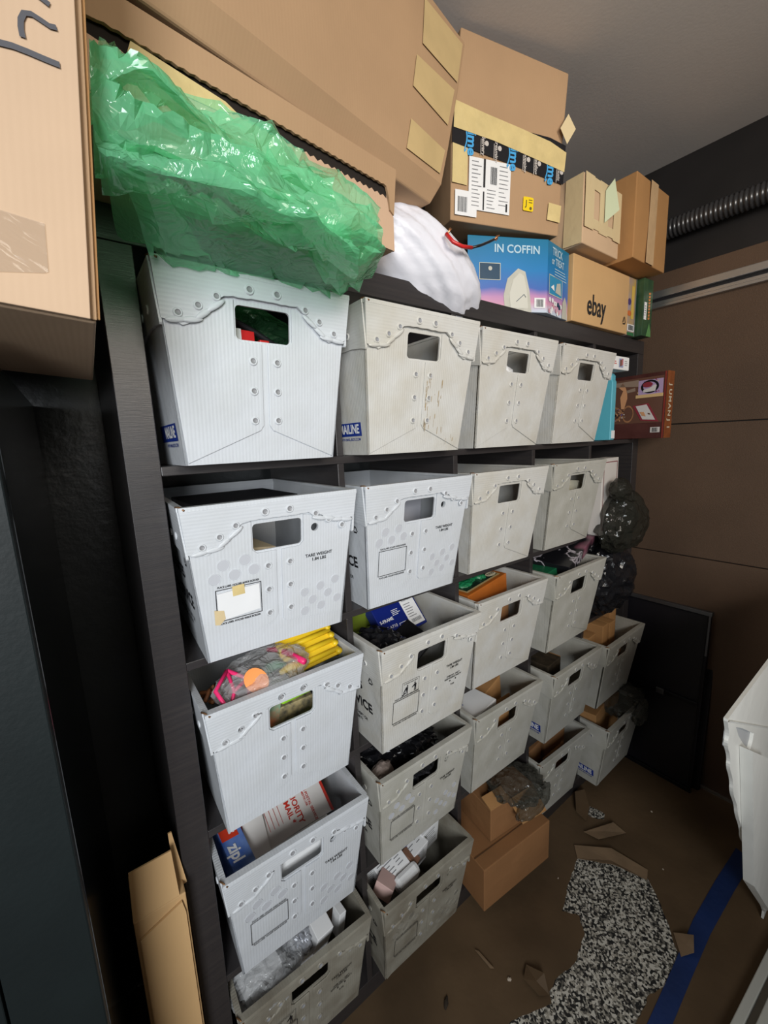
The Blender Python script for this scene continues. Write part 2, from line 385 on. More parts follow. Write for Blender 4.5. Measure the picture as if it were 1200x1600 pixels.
for i, (x, y, s_, lb) in enumerate([(1018,1268,.004,'tiny pink-white crumb near the foot of the black folding panel'),(1036,1358,.003,'tiny pale crumb between the long torn strip and the blue tape'),(872,1372,.003,'tiny pale crumb left of the big floor hole'),(796,1530,.006,'largest pale crumb, in front of the near torn fold')]):
    p = at(x, y, z=.003); mb = MB(); blob(mb, p, (s_, s_*.7, s_*.6), (0,0,rr.random()*3), .3, 3, i, 1)
    tag(mb.build('paper_crumb', mat('pale_crumb', (.5,.42,.33,1), .8)), lb, 'debris', 'pale crumbs on the floor paper')

# ================================================================== SHELF UNIT (5 x 5 cubes)
W5, D5 = 1.85, .39; CELL, TH = .3372, .016; OT = .05
S5 = thing('shelf_unit', 'black-brown square cube shelf unit filled with white totes', 'shelf', (0, 0, 0))
def wood(name, a, b): return MB().box(a, b).build(name, DARKWOOD, S5, bevel=.0012)
wood('top_panel', (0, 0, W5-OT), (W5, D5, W5)); wood('base_panel', (0, 0, 0), (W5, D5, OT))
wood('side_panel', (0, 0, OT+.0006), (OT, D5, W5-OT-.0006)); wood('side_panel', (W5-OT, 0, OT+.0006), (W5, D5, W5-OT-.0006))
PITCH = .3532
for k in range(1, 5):
    z = OT + k*PITCH - TH; wood('shelf_board', (OT, .0, z), (W5-OT, D5, z+TH))
for k in range(1, 5):
    x = OT + k*PITCH - TH
    for j in range(5):
        z = OT + j*PITCH; wood('divider', (x, .0004, z), (x+TH, D5, z+CELL))

# ================================================================== TOTES
H, WB_, WT, TL = .286, .272, .315, .042; DB = .375
def hw(z): return (WB_ + (WT-WB_)*z/H)/2
def yf(z): return -TL*z/H
def yb(z): return DB + .03*z/H
def FACE(e=0): return lambda u, v, o=0: Vector((u, yf(v)-e-o, v))
def SIDE(s, e=0): return lambda u, v, o=0: Vector((s*(hw(v)+e+o), u, v))
CACHE = {}
def tote_meshes(tone, printed, hole_r=False, blue=None, seed=0):
    """list of (part name, mesh) for one kind of tote"""
    key = (tone, printed, hole_r, blue)
    if key in CACHE: return CACHE[key]
    PX, PY, PZ = plastic('X', tone), plastic('Y', tone), plastic('Z', tone)
    out = []
    def done(name, mb, mats, bevel=0): 
        o = mb.build(name, mats, None, bevel=bevel); out.append(o); return o
    hx, hz0, hz1 = .046, .196, .246
    HOLE = rrect(-hx, hz0, hx, hz1, .007)
    loops = [[(-hw(0),0),(hw(0),0),(hw(H),H),(-hw(H),H)], HOLE]
    dot = circ(.072, .224, .0078, 14) if hole_r else None
    mb = MB(); mb.prism(loops + ([dot] if dot else []), FACE(0), -.004, 0)
    # back wall with its own handle hole
    mb.prism([[(-hw(0),0),(hw(0),0),(hw(H),H),(-hw(H),H)], HOLE], lambda u, v, o: Vector((u, yb(v)+o, v)), -.004, 0)
    for s in (-1, 1):
        mb.prism([[(yf(0),0),(yb(0),0),(yb(H),H),(yf(H),H)]], lambda u, v, o, s=s: Vector((s*(hw(v)-o), u, v)), .004, 1)
    mb.prism([[(-hw(0),0),(hw(0),0),(hw(0),DB),(-hw(0),DB)]], lambda u, v, o: Vector((u, v, .0005+o)), .004, 0)
    done('body', mb, [PX, PY])
    # two end flaps meeting over the front, welded along the middle
    for s in (-1, 1):
        c = .0055; x_in = s*c
        P = [(s*(hw(0)-.004), .030 if (printed and s > 0) else .003), (s*(hw(.23)-.001), .23), (s*hx*1.06, .252), (s*hx*1.06, hz0+.004), (s*(hx-.006), hz0-.004), (x_in, hz0-.004), (x_in, .050 if (printed and s > 0) else .062), (x_in+s*.006, .043 if (printed and s > 0) else .053)]
        if s > 0: P = P[::-1]
        mb = MB().prism([P] + ([dot] if (dot and s > 0) else []), FACE(.0006), .0028, 0)
        n = Vector((0,-1,-.14)).normalized()
        for z in (.165, .118, .070):
            mb.dimple(FACE(.0034)(s*.021, z), Vector((1,0,0)), Vector((0,0,1)), n, .0062, 0, 2)
        if printed == 1:
            if s < 0:
                spots = [(-.099,.181),(-.062,.184),(-.115,.158),(-.081,.160),(-.047,.163)]
            else:
                spots = [(.050,.093),(.084,.099),(.117,.106),(.067,.073),(.101,.080),(.122,.063),(.050,.052),(.086,.056)]
            for (x, z) in spots:
                q_ = .0112 if s < 0 else .0100
                mb.prism([circ(x, z, q_, 20), circ(x, z, q_*.86, 20)], lambda u, v, o: FACE(.0033)(u, v) + Vector((0, -o, 0)), .0010, 0)
                mb.prism([circ(x, z, q_*.86, 20)], lambda u, v, o: FACE(.0033)(u, v) + Vector((0, -o, 0)), .0004, 3)
        done('end_flap', mb, [PX, PX, DIMPLE, VENTD if tone == 'dirty' else VENT], bevel=.0008)
    # folded collar over the front, lower edge scalloped up to the handle
    rr = random.Random(seed+5); low = []
    N = 44
    for i in range(N+1):
        u = -1 + 2*i/N; a = abs(u)
        if a < .34: z = .2545
        elif a < .80: t = (a-.34)/.46; t = t*t*(3-2*t); z = .2545 - .048*t
        else: z = .2065 + .006*((a-.8)/.2)**2
        if printed and u > .34: z = .2545 - .021*min(1, (a-.34)/.5)
        z += rr.uniform(-.0009, .0009) + (.0016*math.sin(u*40) if a > .34 else 0)
        low.append((u*(hw(z)+.002), z))
    P = low + [(hw(H)+.003, H+.001), (-hw(H)-.003, H+.001)]
    mb = MB().prism([P], FACE(.0040), .0045, 0)
    n = Vector((0,-1,-.14)).normalized()
    for u, z in ((-.86,.2205),(-.67,.2340),(-.49,.2500),(-.16,.2675),(.13,.2675),(.46,.2520),(.64,.2375),(.84,.2215)):
        mb.dimple(FACE(.0087)(u*hw(z), z), Vector((1,0,0)), Vector((0,0,1)), n, .0058 if abs(u) > .3 else .0066, 0, 2)
    # puffed folds along the scalloped edge
    up_ = .021 if printed else 0
    for i, (u, z) in enumerate(((-.88,.2110),(-.74,.2135),(-.62,.2240),(-.50,.2375),(.52,.2355+up_*.3),(.64,.2225+up_*.8),(.76,.2130+up_),(.89,.2105+up_))):
        blob(mb, FACE(.0088)(u*hw(z), z), (.0165,.0028,.0046), (0, ((-.62 if u < 0 else .62*(.35 if printed else 1)) if .4 < abs(u) < .7 else (-.12 if u < 0 else .12)), 0), .10, 1.2, i+seed, 2, 0, crease=False)
    # rolled lip on top
    mb.box((-hw(H)-.003, yf(H)-.0085, H-.004), (hw(H)+.003, yf(H)+.006, H+.0035), 1)
    done('front_collar', mb, [PZ, PX, DIMPLE], bevel=.0012)
    for s in (-1, 1):
        rr = random.Random(seed+s); y0, y1 = yf(H)+.002, yb(H)
        P = [(y0-.004, H+.001)]; P = [(y0, H+.001), (y0+.002, .205)]
        M = 26
        for i in range(M+1):
            t = i/M; y = y0+.004+(y1-y0-.01)*t
            z = .198 + .012*abs(math.sin(t*PI*2.0+.4)) + rr.uniform(-.001,.001)
            P.append((y, z))
        P += [(y1, H+.001)]
        if s < 0: P = P[::-1]
        mb = MB().prism([P], SIDE(s, .0006), .0042, 0)
        mb.box((min(s*(hw(H)-.006), s*(hw(H)+.005)), y0, H-.003), (max(s*(hw(H)-.006), s*(hw(H)+.005)), y1, H+.0032), 1)
        for y in (.02, .07, .13, .2, .27, .33):
            mb.dimple(SIDE(s, .0050)(y, .235), Vector((0,1,0)), Vector((0,0,1)), Vector((s,0,0)), .006, 0, 2)
        done('side_collar', mb, [PZ, PY, DIMPLE], bevel=.001)
    mb = MB(); mb.box((-hw(H)-.003, yb(H)-.006, H-.05), (hw(H)+.003, yb(H)+.004, H+.003)); done('back_collar', mb, PZ, bevel=.001)
    # bent wire staple at the front left corner
    x = -hw(H)-.001; mb = MB().tube([(x-.004, yf(H)+.006, H+.0042), (x, yf(H)-.002, H+.0046), (x+.006, yf(H)-.010, H-.001)], .0016, 6)
    done('corner_staple', mb, STAPLE)
    # print
    if printed:
        f = lambda u, v: FACE(.0052)(u, v); mb = MB()
        fx0, fx1, fz0, fz1 = -.116, -.036, .077, .138
        frame(mb, fx0, fz0, fx1, fz1, .0013, f)
        put_text(mb, 'PLACE LABEL HOLDER INSIDE BORDER', (fx0+fx1)/2, fz1+.0042, .0052, f, sx=.80)
        put_text(mb, 'PLACE LABEL HOLDER INSIDE BORDER', (fx0+fx1)/2, fz0-.0046, .0052, f, sx=.80)
        done('label_border', mb, BLACK); mb = MB()
        put_text(mb, 'TARE WEIGHT', .080, .168, .0088, f); put_text(mb, '1.84 LBS', .080, .159, .0088, f)
        done('weight_text', mb, BLACK); mb = MB()
        if printed == 2:
            put_text(mb, 'ITEM NO. 1047T', .080, .134, .0065, f); put_text(mb, 'RESPONSIBLE PARTY', .080, .127, .0065, f)
            for x, z in ((.070,.119),(.090,.119)): poly(mb, circ(x, z, .0022, 10), f)
            put_text(mb, '9-04', .080, .106, .007, f)
            done('item_text', mb, BLACK); mb = MB()
            frame(mb, -.092, .142, -.040, .180, .0007, f)
            put_text(mb, 'TO PREVENT BACK INJURY', -.066, .1745, .0036, f)
            # two little lifting figures
            for cx, k in ((-.079, 1), (-.053, 0)):
                poly(mb, circ(cx+(.003 if k else 0), .1680, .0021, 10), f)
                poly(mb, [(cx-.002,.165),(cx+.005,.165),(cx+.0045,.156),(cx-.0005,.156)], f)
                poly(mb, [(cx-.0005,.156),(cx+.002,.156),(cx+.0005,.146),(cx-.0015,.146)], f); poly(mb, [(cx+.0025,.156),(cx+.0045,.156),(cx+.005,.146),(cx+.003,.146)], f)
                poly(mb, [(cx-.002,.164),(cx-.009,.152 if k else .158),(cx-.007,.151 if k else .157),(cx,.161)], f)
            poly(mb, [(-.092,.1465),(-.083,.1515),(-.081,.149),(-.089,.1445)], f)
            done('lifting_pictogram', mb, BLACK); mb = MB()
        g = lambda u, v: Vector((-(hw(v)+.0012), -u, v))
        put_text(mb, 'UNITED STATES', -.165, .158, .031, g, bold=.03); put_text(mb, 'POSTAL SERVICE', -.150, .108, .035, g, bold=.03)
        put_text(mb, 'MAXIMUM PENALTY FOR THEFT OR', -.135, .068, .011, g); put_text(mb, 'MISUSE OF THIS PROPERTY', -.135, .055, .011, g)
        done('side_lettering', mb, BLACK); mb = MB()
        for k in range(3):
            a = k*2*PI/3 + PI/2; c1 = (-.013+.011*math.cos(a), .188+.011*math.sin(a)); a2 = a+2*PI/3; c2 = (-.013+.011*math.cos(a2), .188+.011*math.sin(a2))
            dx, dy = c2[0]-c1[0], c2[1]-c1[1]; l = math.hypot(dx, dy); nx, ny = -dy/l*.0016, dx/l*.0016
            mb.add([g(c1[0]+dx*.12+nx,c1[1]+dy*.12+ny), g(c1[0]+dx*.12-nx,c1[1]+dy*.12-ny), g(c1[0]+dx*.82-nx,c1[1]+dy*.82-ny), g(c1[0]+dx*.82+nx,c1[1]+dy*.82+ny)], [(0,1,2,3)])
        done('recycling_mark', mb, BLACK)
    if blue:
        g = lambda u, v: Vector((-(hw(v)+.0010), -u, v)); g2 = lambda u, v: Vector((-(hw(v)+.0018), -u, v)); mb = MB()
        quad(mb, -.135, .040, -.012, .068, g, 0); put_text(mb, blue, -.058, .054, .026, g2, 1, bold=.03, sx=.8)
        put_text(mb, 'WWW.MAIL-BOX.COM', -.060, .033, .008, g, 0)
        done('blue_print', mb, [BLUEINK, WHITE])
    CACHE[key] = out; return out

TOTES = {}
def tote(c, r, tone, printed, x, y, yaw, label, hole_r=False, blue=None):
    z = OT + (5-r)*PITCH + .0008
    t = thing('mail_tote', label, 'tote', (x, y, z), (0, 0, yaw), 'white plastic mail totes in the cube shelf')
    key = (tone, printed, hole_r, blue); first = key not in CACHE
    for o in tote_meshes(tone, printed, hole_r, blue, seed=c*7+r):
        p = o if first else o.copy()
        if not first: COL.objects.link(p)
        p.parent = t
    TOTES[(c, r)] = t; return t
BLN = 'MAILINE'
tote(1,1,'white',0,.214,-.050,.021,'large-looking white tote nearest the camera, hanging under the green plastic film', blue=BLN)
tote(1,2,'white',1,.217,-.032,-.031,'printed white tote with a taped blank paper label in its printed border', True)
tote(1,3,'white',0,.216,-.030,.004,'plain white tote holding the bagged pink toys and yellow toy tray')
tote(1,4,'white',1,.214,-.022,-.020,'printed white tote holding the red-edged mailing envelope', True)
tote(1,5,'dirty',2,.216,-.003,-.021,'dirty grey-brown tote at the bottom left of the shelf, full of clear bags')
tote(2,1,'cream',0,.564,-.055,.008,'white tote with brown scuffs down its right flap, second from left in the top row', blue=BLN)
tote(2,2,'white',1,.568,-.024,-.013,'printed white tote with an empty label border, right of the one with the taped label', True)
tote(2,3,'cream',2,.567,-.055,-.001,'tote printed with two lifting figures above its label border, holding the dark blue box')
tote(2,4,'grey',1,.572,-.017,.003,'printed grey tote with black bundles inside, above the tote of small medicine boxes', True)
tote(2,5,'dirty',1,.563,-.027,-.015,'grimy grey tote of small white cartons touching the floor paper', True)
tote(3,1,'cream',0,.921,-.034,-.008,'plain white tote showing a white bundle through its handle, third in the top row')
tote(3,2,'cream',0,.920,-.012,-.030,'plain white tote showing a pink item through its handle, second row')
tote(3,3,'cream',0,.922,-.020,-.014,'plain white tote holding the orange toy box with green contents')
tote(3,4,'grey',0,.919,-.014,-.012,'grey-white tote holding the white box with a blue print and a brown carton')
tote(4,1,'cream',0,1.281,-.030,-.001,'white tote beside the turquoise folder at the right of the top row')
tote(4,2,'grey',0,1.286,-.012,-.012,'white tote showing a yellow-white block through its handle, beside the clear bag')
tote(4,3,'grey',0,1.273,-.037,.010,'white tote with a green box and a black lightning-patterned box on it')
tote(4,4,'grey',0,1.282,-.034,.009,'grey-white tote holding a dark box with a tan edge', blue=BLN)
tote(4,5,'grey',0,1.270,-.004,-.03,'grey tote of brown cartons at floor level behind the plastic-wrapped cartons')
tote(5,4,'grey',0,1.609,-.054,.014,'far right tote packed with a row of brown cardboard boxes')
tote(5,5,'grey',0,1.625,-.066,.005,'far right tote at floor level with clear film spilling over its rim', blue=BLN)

def loc_in(c, r, x, y, z):
    """world point of a tote-local point"""
    t = TOTES[(c, r)]; R = Euler(t.rotation_euler).to_matrix(); return Vector(t.location) + R @ Vector((x, y, z))
# taped paper label on tote (1,2) and scuffs on tote (2,1)
f = FACE(.0060); mb = MB(); mb.prism([[(-.113,.079),(-.039,.085),(-.040,.135),(-.114,.131)]], lambda u, v, o: FACE(.0058)(u, v)+Vector((0,-o,0)), .0004)
p = mb.build('paper_label', WHITE, TOTES[(1,2)])
mb = MB(); mb.prism([[(-.087,.121),(-.066,.122),(-.067,.141),(-.088,.140)]], lambda u, v, o: FACE(.0065)(u, v)+Vector((0,-o,0)), .0003); mb.build('masking_tape', TAPE, TOTES[(1,2)]); mb = MB(); mb.prism([[(-.120,.074),(-.112,.072),(-.102,.082),(-.104,.098),(-.120,.102)]], lambda u, v, o: FACE(.0065)(u, v)+Vector((0,-o,0)), .0003)
q = mb.build('masking_tape', mat('pale_masking_tape',(.66,.52,.30,1),.45,bump=.2,bscale=25), TOTES[(1,2)])
SCUFF = mat('brown_scuff', (.42, .33, .21, 1), rough=.7, var=.2, vscale=40)
mb = MB(); rr = random.Random(3)
for i in range(46):
    z = rr.uniform(.02, .17); x = .012 + rr.random()**2*.05 if z > .05 else rr.uniform(.03, .12); h_ = rr.uniform(.004, .022); w_ = rr.uniform(.0008, .003)
    a = lambda u, v: FACE(.0040)(u, v)
    poly(mb, [(x-w_/2, z-h_/2), (x+w_/3, z-h_*.4), (x+w_/2, z+h_/2), (x-w_/3, z+h_*.3)], a)
mb.build('scuff_mark', SCUFF, TOTES[(2,1)])['kind'] = 'stuff'

# ================================================================== THINGS INSIDE THE TOTES
def inbox(c, r, name, label, cat, x, y, z, w_, d, h, rot, m, group=None, bevel=.0015):
    """small carton inside a tote, tote-local centre of its base"""
    p = loc_in(c, r, x, y, z)
    t = thing(name, label, cat, p, rot, group)
    MB().box((-w_/2, -d/2, 0), (w_/2, d/2, h)).build('body', m, t, bevel=bevel)
    return t
CLB = film('clear_bag_film', (.80, .81, .82, 1), clear=.60, rough=.08, bscale=26, bump=.8)
CLG = film('smoky_clear_film', (.22, .22, .19, 1), clear=.70, rough=.1, bscale=26, bump=.8)
BAGK = mat('black_bag_film', (.010, .010, .012, 1), rough=.22, bump=.6, bscale=22)
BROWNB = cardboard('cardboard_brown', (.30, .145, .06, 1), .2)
SIL = mat('silver_plastic', (.42, .43, .46, 1), rough=.25, metal=.5)
# (1,1)
t = inbox(1,1,'red_carton','red and white little carton seen through the nearest tote handle','box',-.022,.028,.110,.040,.04,.112,(0,0,.2),RED)
MB().box((-.021,-.021,.092),(-.006,.0,.1125)).build('white_end', WHITE, t)
inbox(1,1,'red_stick','red strip beside the red carton in the nearest tote','box',.018,.022,.02,.018,.02,.190,(0,0,.1),RED)
inbox(1,1,'cream_card','cream card leaning inside the nearest tote','card',.078,.012,.006,.05,.004,.14,(.02,0,0),mat('cream_card',(.7,.62,.45,1),.7))
pts = [loc_in(1,1,-.05+.11*i/12, .045, .250-.00*i - .045*(i/12)**1.5) for i in range(13)]
tag(MB().tube(pts, .006, 8).build('strap', BLACKP), 'black strap curving behind the handle hole of the nearest tote', 'strap')
# (2,1)
inbox(2,1,'orange_carton','orange and blue carton edge at the left of the scuffed tote handle','box',-.046,.03,.02,.022,.05,.225,(0,0,.1),mat('orange_ink',(.75,.22,.02,1),.5))
inbox(2,1,'blue_carton','blue carton behind the orange one in the scuffed tote','box',-.045,.09,.02,.03,.04,.24,(0,0,.1),mat('mid_blue',(.02,.09,.5,1),.5))
mb = MB(); blob(mb, loc_in(2,1,.01,.07,.17), (.05,.04,.045), (0,.2,0), .2, 2, 3, 3)
tag(mb.build('foil_bundle', SIL), 'crumpled grey bundle behind the handle of the scuffed tote', 'bundle')
# (3,1)
mb = MB(); blob(mb, loc_in(3,1,0,.07,.19), (.085,.05,.06), (0,0,0), .16, 2.2, 8, 4)
tag(mb.build('foam_wrap_bundle', WHITE), 'bundle of white wrapping inside the third tote of the top row', 'bundle')
# (4,1)
inbox(4,1,'black_case','black case inside the tote beside the turquoise folder','box',-.02,.06,.02,.12,.05,.215,(0,0,0),BLACKP)
tag(MB().tube([loc_in(4,1,.028,.02,.05), loc_in(4,1,.03,.025,.16), loc_in(4,1,.027,.02,.25)], .008, 8).build('wooden_stick', mat('grey_wood',(.22,.18,.13,1),.8)), 'greyish stick showing in the handle hole beside the turquoise folder', 'stick')
# (1,2)
t = inbox(1,2,'disc_player','flat black and silver disc player lying at the back of the taped-label tote','device',-.03,.13,.262,.20,.19,.020,(.0,0,.02),BLACKP)
MB().box((-.099,-.0965,.001),(.03,-.0945,.008)).build('silver_trim', SIL, t)
for k, (yy, zz, col, nm, lb) in enumerate([(.02,.205,(.62,.5,.33,1),'tan_booklet','tan booklet seen through the handle of the taped-label tote'),(.03,.197,(.75,.75,.72,1),'white_booklet','white booklet under the tan one in the taped-label tote'),(.025,.185,(.05,.5,.5,1),'teal_booklet','teal booklet lowest behind the handle of the taped-label tote')]):
    inbox(1,2,nm,lb,'booklet',-.055+.012*k,yy+.07,zz-.012,.11,.15,.006,(.1,.16,.25),mat(nm,col,.5))
inbox(1,2,'turquoise_packet','turquoise packet flat on the bottom of the taped-label tote','packet',-.01,.05,.007,.06,.06,.03,(0,0,.1),mat('turquoise_packet',(.05,.55,.6,1),.5))
# (2,2) empty tote; a grey sheet is added to stand for its far wall
inbox(2,2,'added_grey_sheet','flat grey sheet added for the far wall of the empty-border printed tote','board',.0,.10,.006,.20,.006,.24,(.1,0,0),mat('added_grey_sheet',(.30,.30,.33,1),.6))
# (3,2) (4,2)
mb = MB(); blob(mb, loc_in(3,2,-.015,.05,.19), (.026,.03,.02), (0,0,0), .1, 2, 3, 3, crease=False); blob(mb, loc_in(3,2,.01,.06,.17), (.03,.03,.02), (0,0,.4), .1, 2, 4, 3, crease=False)
tag(mb.build('pink_toy', mat('pink_plastic',(.62,.03,.12,1),.4)), 'pink item seen through the handle of the second-row tote', 'toy')
inbox(4,2,'cream_block','cream block leaning behind the handle beside the clear bag','block',-.005,.05,.02,.035,.10,.215,(0,.5,.1),mat('cream_block',(.62,.58,.45,1),.6))
inbox(4,2,'ochre_book','ochre book standing behind the cream block','book',.02,.09,.02,.10,.03,.235,(0,0,.0),mat('ochre',(.45,.33,.08,1),.6))
# (1,3) toys
PINK = mat('hot_pink', (.80, .03, .16, 1), rough=.3); YEL = mat('yellow_plastic', (.80, .55, .02, 1), rough=.35); ORG = mat('orange_plastic', (.90, .28, .05, 1), rough=.4)
t = thing('toy_tray', 'bright yellow ribbed plastic toy tray standing in the tote of toys', 'toy', at(483,1020,z=1.040), (-.75, -.05, .06))
mb = MB(); mb.box((-.062,-.004,-.03),(.064,.004,.062))
for k in range(4): mb.tube([(-.062,-.006,-.018+.023*k),(.064,-.006,-.018+.023*k)], .0062, 8)
for k in range(5): mb.tube([(.062,.006,-.025+.02*k),(.062,-.012,-.025+.02*k)], .007, 8)
mb.build('tray_body', YEL, t)
MB().box((-.058,.006,.058),(-.004,.012,.075)).box((.006,.006,.058),(.052,.012,.075)).build('tray_rim', mat('dark_yellow',(.55,.34,.02,1),.4), t)
t = thing('star_frame_toy', 'hot pink bar frame toy bagged at the left of the tote of toys', 'toy', at(366,1080,z=1.045), (.9,.1,.25))
mb = MB(); hexp = [(.034*math.cos(a), .040*math.sin(a), 0) for a in [PI/2+k*PI*2/5 for k in range(6)]]
mb.tube(hexp, .0042, 8); mb.tube([hexp[0], (0,0,.0), hexp[2]], .0035, 8); mb.tube([(0,0,0), hexp[4]], .0035, 8)
mb.build('frame', PINK, t)
mb = MB(); mb.prism([circ(0,0,.033,24,.040)], lambda u, v, o: Vector((u, v, o + .3*(u*u+v*v)/.05)), .004)
o = mb.build('orange_disc', ORG); o.location = at(400,1064,z=1.052); o.scale = (.62,.62,.8); o.rotation_euler = (.9,-.5,.2); tag(o, 'round orange disc toy beside the pink frame', 'toy')
mb = MB(); mb.tube([(0,0,0),(.015,.01,.008),(.035,.01,.010),(.05,0,.006)], [.007,.011,.010,.006], 10)
o = mb.build('green_toy', mat('dark_green_toy',(.03,.22,.10,1),.4)); o.location = at(410,1058,z=1.035); tag(o, 'dark green toy piece under the clear bag of toys', 'toy')
mb = MB(); mb.tube([(0,0,0),(.022,.0,.005),(.044,.004,.002),(.060,.0,-.004)], [.005,.009,.009,.005], 10)
o = mb.build('yellow_toy', YEL); o.location = at(437,1052,z=1.038); tag(o, 'yellow toy piece inside the zip bag next to the rim', 'toy')
t = thing('zip_bag', 'clear zip bag with a hot pink zip strip lying over the toys', 'bag', at(412,1052,z=1.045), (0,0,0))
mb = MB(); blob(mb, (0,0,-.004), (.085,.055,.030), (.35,-.12,.15), .20, 2.4, 4, 4); mb.build('film', CLB, t)
qq = at(412,1052,z=1.045); MB().tube([at(x,y,z=1.060)-qq for x,y in [(418,1014),(436,1015),(456,1023),(476,1034)]], .0062, 8).build('zip_strip', PINK, t)
inbox(1,3,'green_container','lime green container behind the toy tote handle','container',.035,.05,.198,.075,.05,.04,(0,0,.1),mat('lime_green',(.30,.62,.03,1),.35),bevel=.006)
inbox(1,3,'red_stick','red and orange strip beneath the yellow tray','toy',.05,.07,.245,.08,.012,.012,(0,-.3,.2),RED)
inbox(1,3,'printed_packet','dark printed packet under the lime green container','packet',.02,.06,.10,.11,.06,.09,(0,0,0),mat('dark_print',(.10,.09,.07,1),.5,var=.8,vscale=60,col2=(.5,.4,.2,1)))
inbox(1,3,'orange_card','orange and green card seen in the left of the toy tote handle','card',-.035,.04,.12,.04,.02,.10,(0,.2,0),mat('orange_card',(.70,.22,.10,1),.5,var=.3,vscale=30,col2=(.05,.35,.25,1)))
mb = MB()
for k in range(14):
    mb.tube([(rr.uniform(-.03,.03), rr.uniform(-.03,.03), k*.001), (rr.uniform(-.03,.03), rr.uniform(-.03,.03), .012+k*.001)], .004, 6)
o = mb.build('brown_beads', mat('brown_beads',(.30,.12,.05,1),.4)); o.location = loc_in(1,3,-.115,.05,.25); tag(o, 'heap of brown beads in the left corner of the toy tote', 'beads', kind='stuff')
# (2,3)
NAVY = mat('navy_gloss_card', (.008, .018, .16, 1), rough=.25)
t = thing('photo_frame_box', 'dark blue glossy box with white sticker lying in the lifting-figures tote', 'box', loc_in(2,3,.028,.135,.262), (-.72,-.05,.06))
MB().box((-.075,-.006,-.055),(.075,.03,.050)).build('body', [NAVY], t, bevel=.002)
mb = MB(); g = lambda u, v: Vector((u, -.0066, v)); g2 = lambda u, v: Vector((u, -.0074, v))
quad(mb,.020,-.048,.070,.043,g,0); barcode(mb,.028,-.040,.062,-.030,g2,1,3); barcode(mb,.028,.024,.062,.036,g2,1,5); lines(mb,.026,-.026,.064,.018,6,.0022,g2,1,4)
mb.build('sticker', [WHITE, GREYINK], t)
mb = MB(); put_text(mb,'SONY',-.052,.040,.014,g,bold=.04); put_text(mb,'S-FRAME',-.046,-.006,.012,g); put_text(mb,'DPF-A710',-.046,-.027,.012,g,bold=0); lines(mb,-.02,-.002,.014,.016,4,.0015,g,0,7); frame(mb,-.014,-.040,.012,-.026,.0012,g); mb.build('lettering', WHITE, t)
mb = MB(); blob(mb, loc_in(2,3,-.09,.06,.235), (.05,.07,.035), (0,0,.3), .3, 3, 6, 4)
tag(mb.build('black_cable_heap', mat('black_gloss',(.012,.012,.014,1),.18)), 'heap of shiny black cable left of the dark blue box', 'cables')
t = inbox(2,3,'black_device','flat black device leaning in front of the dark blue box','device',-.01,.065,.195,.15,.09,.025,(.5,-.18,.3),mat('black_gloss',(.012,.012,.014,1),.18))
MB().box((-.077,-.045,.008),(-.070,.045,.016)).build('silver_trim', SIL, t)
inbox(2,3,'olive_packet','olive green packet at the back left of the lifting-figures tote','packet',-.085,.20,.20,.09,.03,.10,(.2,.3,.2),mat('olive_green',(.16,.22,.02,1),.5))
# (3,3)
OB = mat('orange_box_print', (.50, .14, .02, 1), rough=.4, var=.2, vscale=20)
t = thing('toy_vehicle_box', 'orange window box of green toys lying tilted in a third-column tote', 'box', loc_in(3,3,-.028,.095,.255), (0,-.08,.12))
MB().box((-.11,-.065,-.035),(.10,.065,.040)).build('body', OB, t, bevel=.002)
mb = MB(); f = TP(.040,.0006); quad(mb,-.095,-.052,.085,.052,f,0); mb.build('window_tray', mat('cream_rim',(.55,.40,.18,1),.5), t)
mb = MB(); f = TP(.040,.0014); quad(mb,-.088,-.045,.078,.045,f,0)
mb.build('window', mat('dark_window',(.015,.03,.02,1),.2), t)
mb = MB(); 
for i,(x,y,s) in enumerate([(-.05,-.01,.026),(-.01,.01,.030),(.02,-.01,.022),(.035,.02,.02)]): blob(mb,(x,y,.043),(s,s*.7,.010),(0,0,i),.25,2.5,i+3,3)
mb.build('green_toy', mat('bottle_green',(.01,.16,.06,1),.35), t)
mb = MB(); f = TP(.040,.0022); poly(mb,circ(.062,-.030,.022,20,.014),f,0); f2 = lambda u, v: Vector((-.1106,-u,v)); poly(mb,circ(.035,.02,.022,20,.011),f2,0); quad(mb,-.035,-.025,.0,.0,f2,2)
f3 = TP(.040,.0030); put_text(mb,'TYCO',.062,-.030,.013,f3,1,bold=.03); f4 = lambda u, v: Vector((-.1112,-u,v)); put_text(mb,'TYCO',.035,.02,.013,f4,1,bold=.03)
mb.build('logo_badge', [mat('cream_ink',(.8,.72,.5,1),.5), BLACK, YEL], t)
inbox(3,3,'brown_carton','brown carton behind the handle of the orange toy box tote','box',0,.05,.10,.16,.03,.10,(0,0,0),BROWNB)
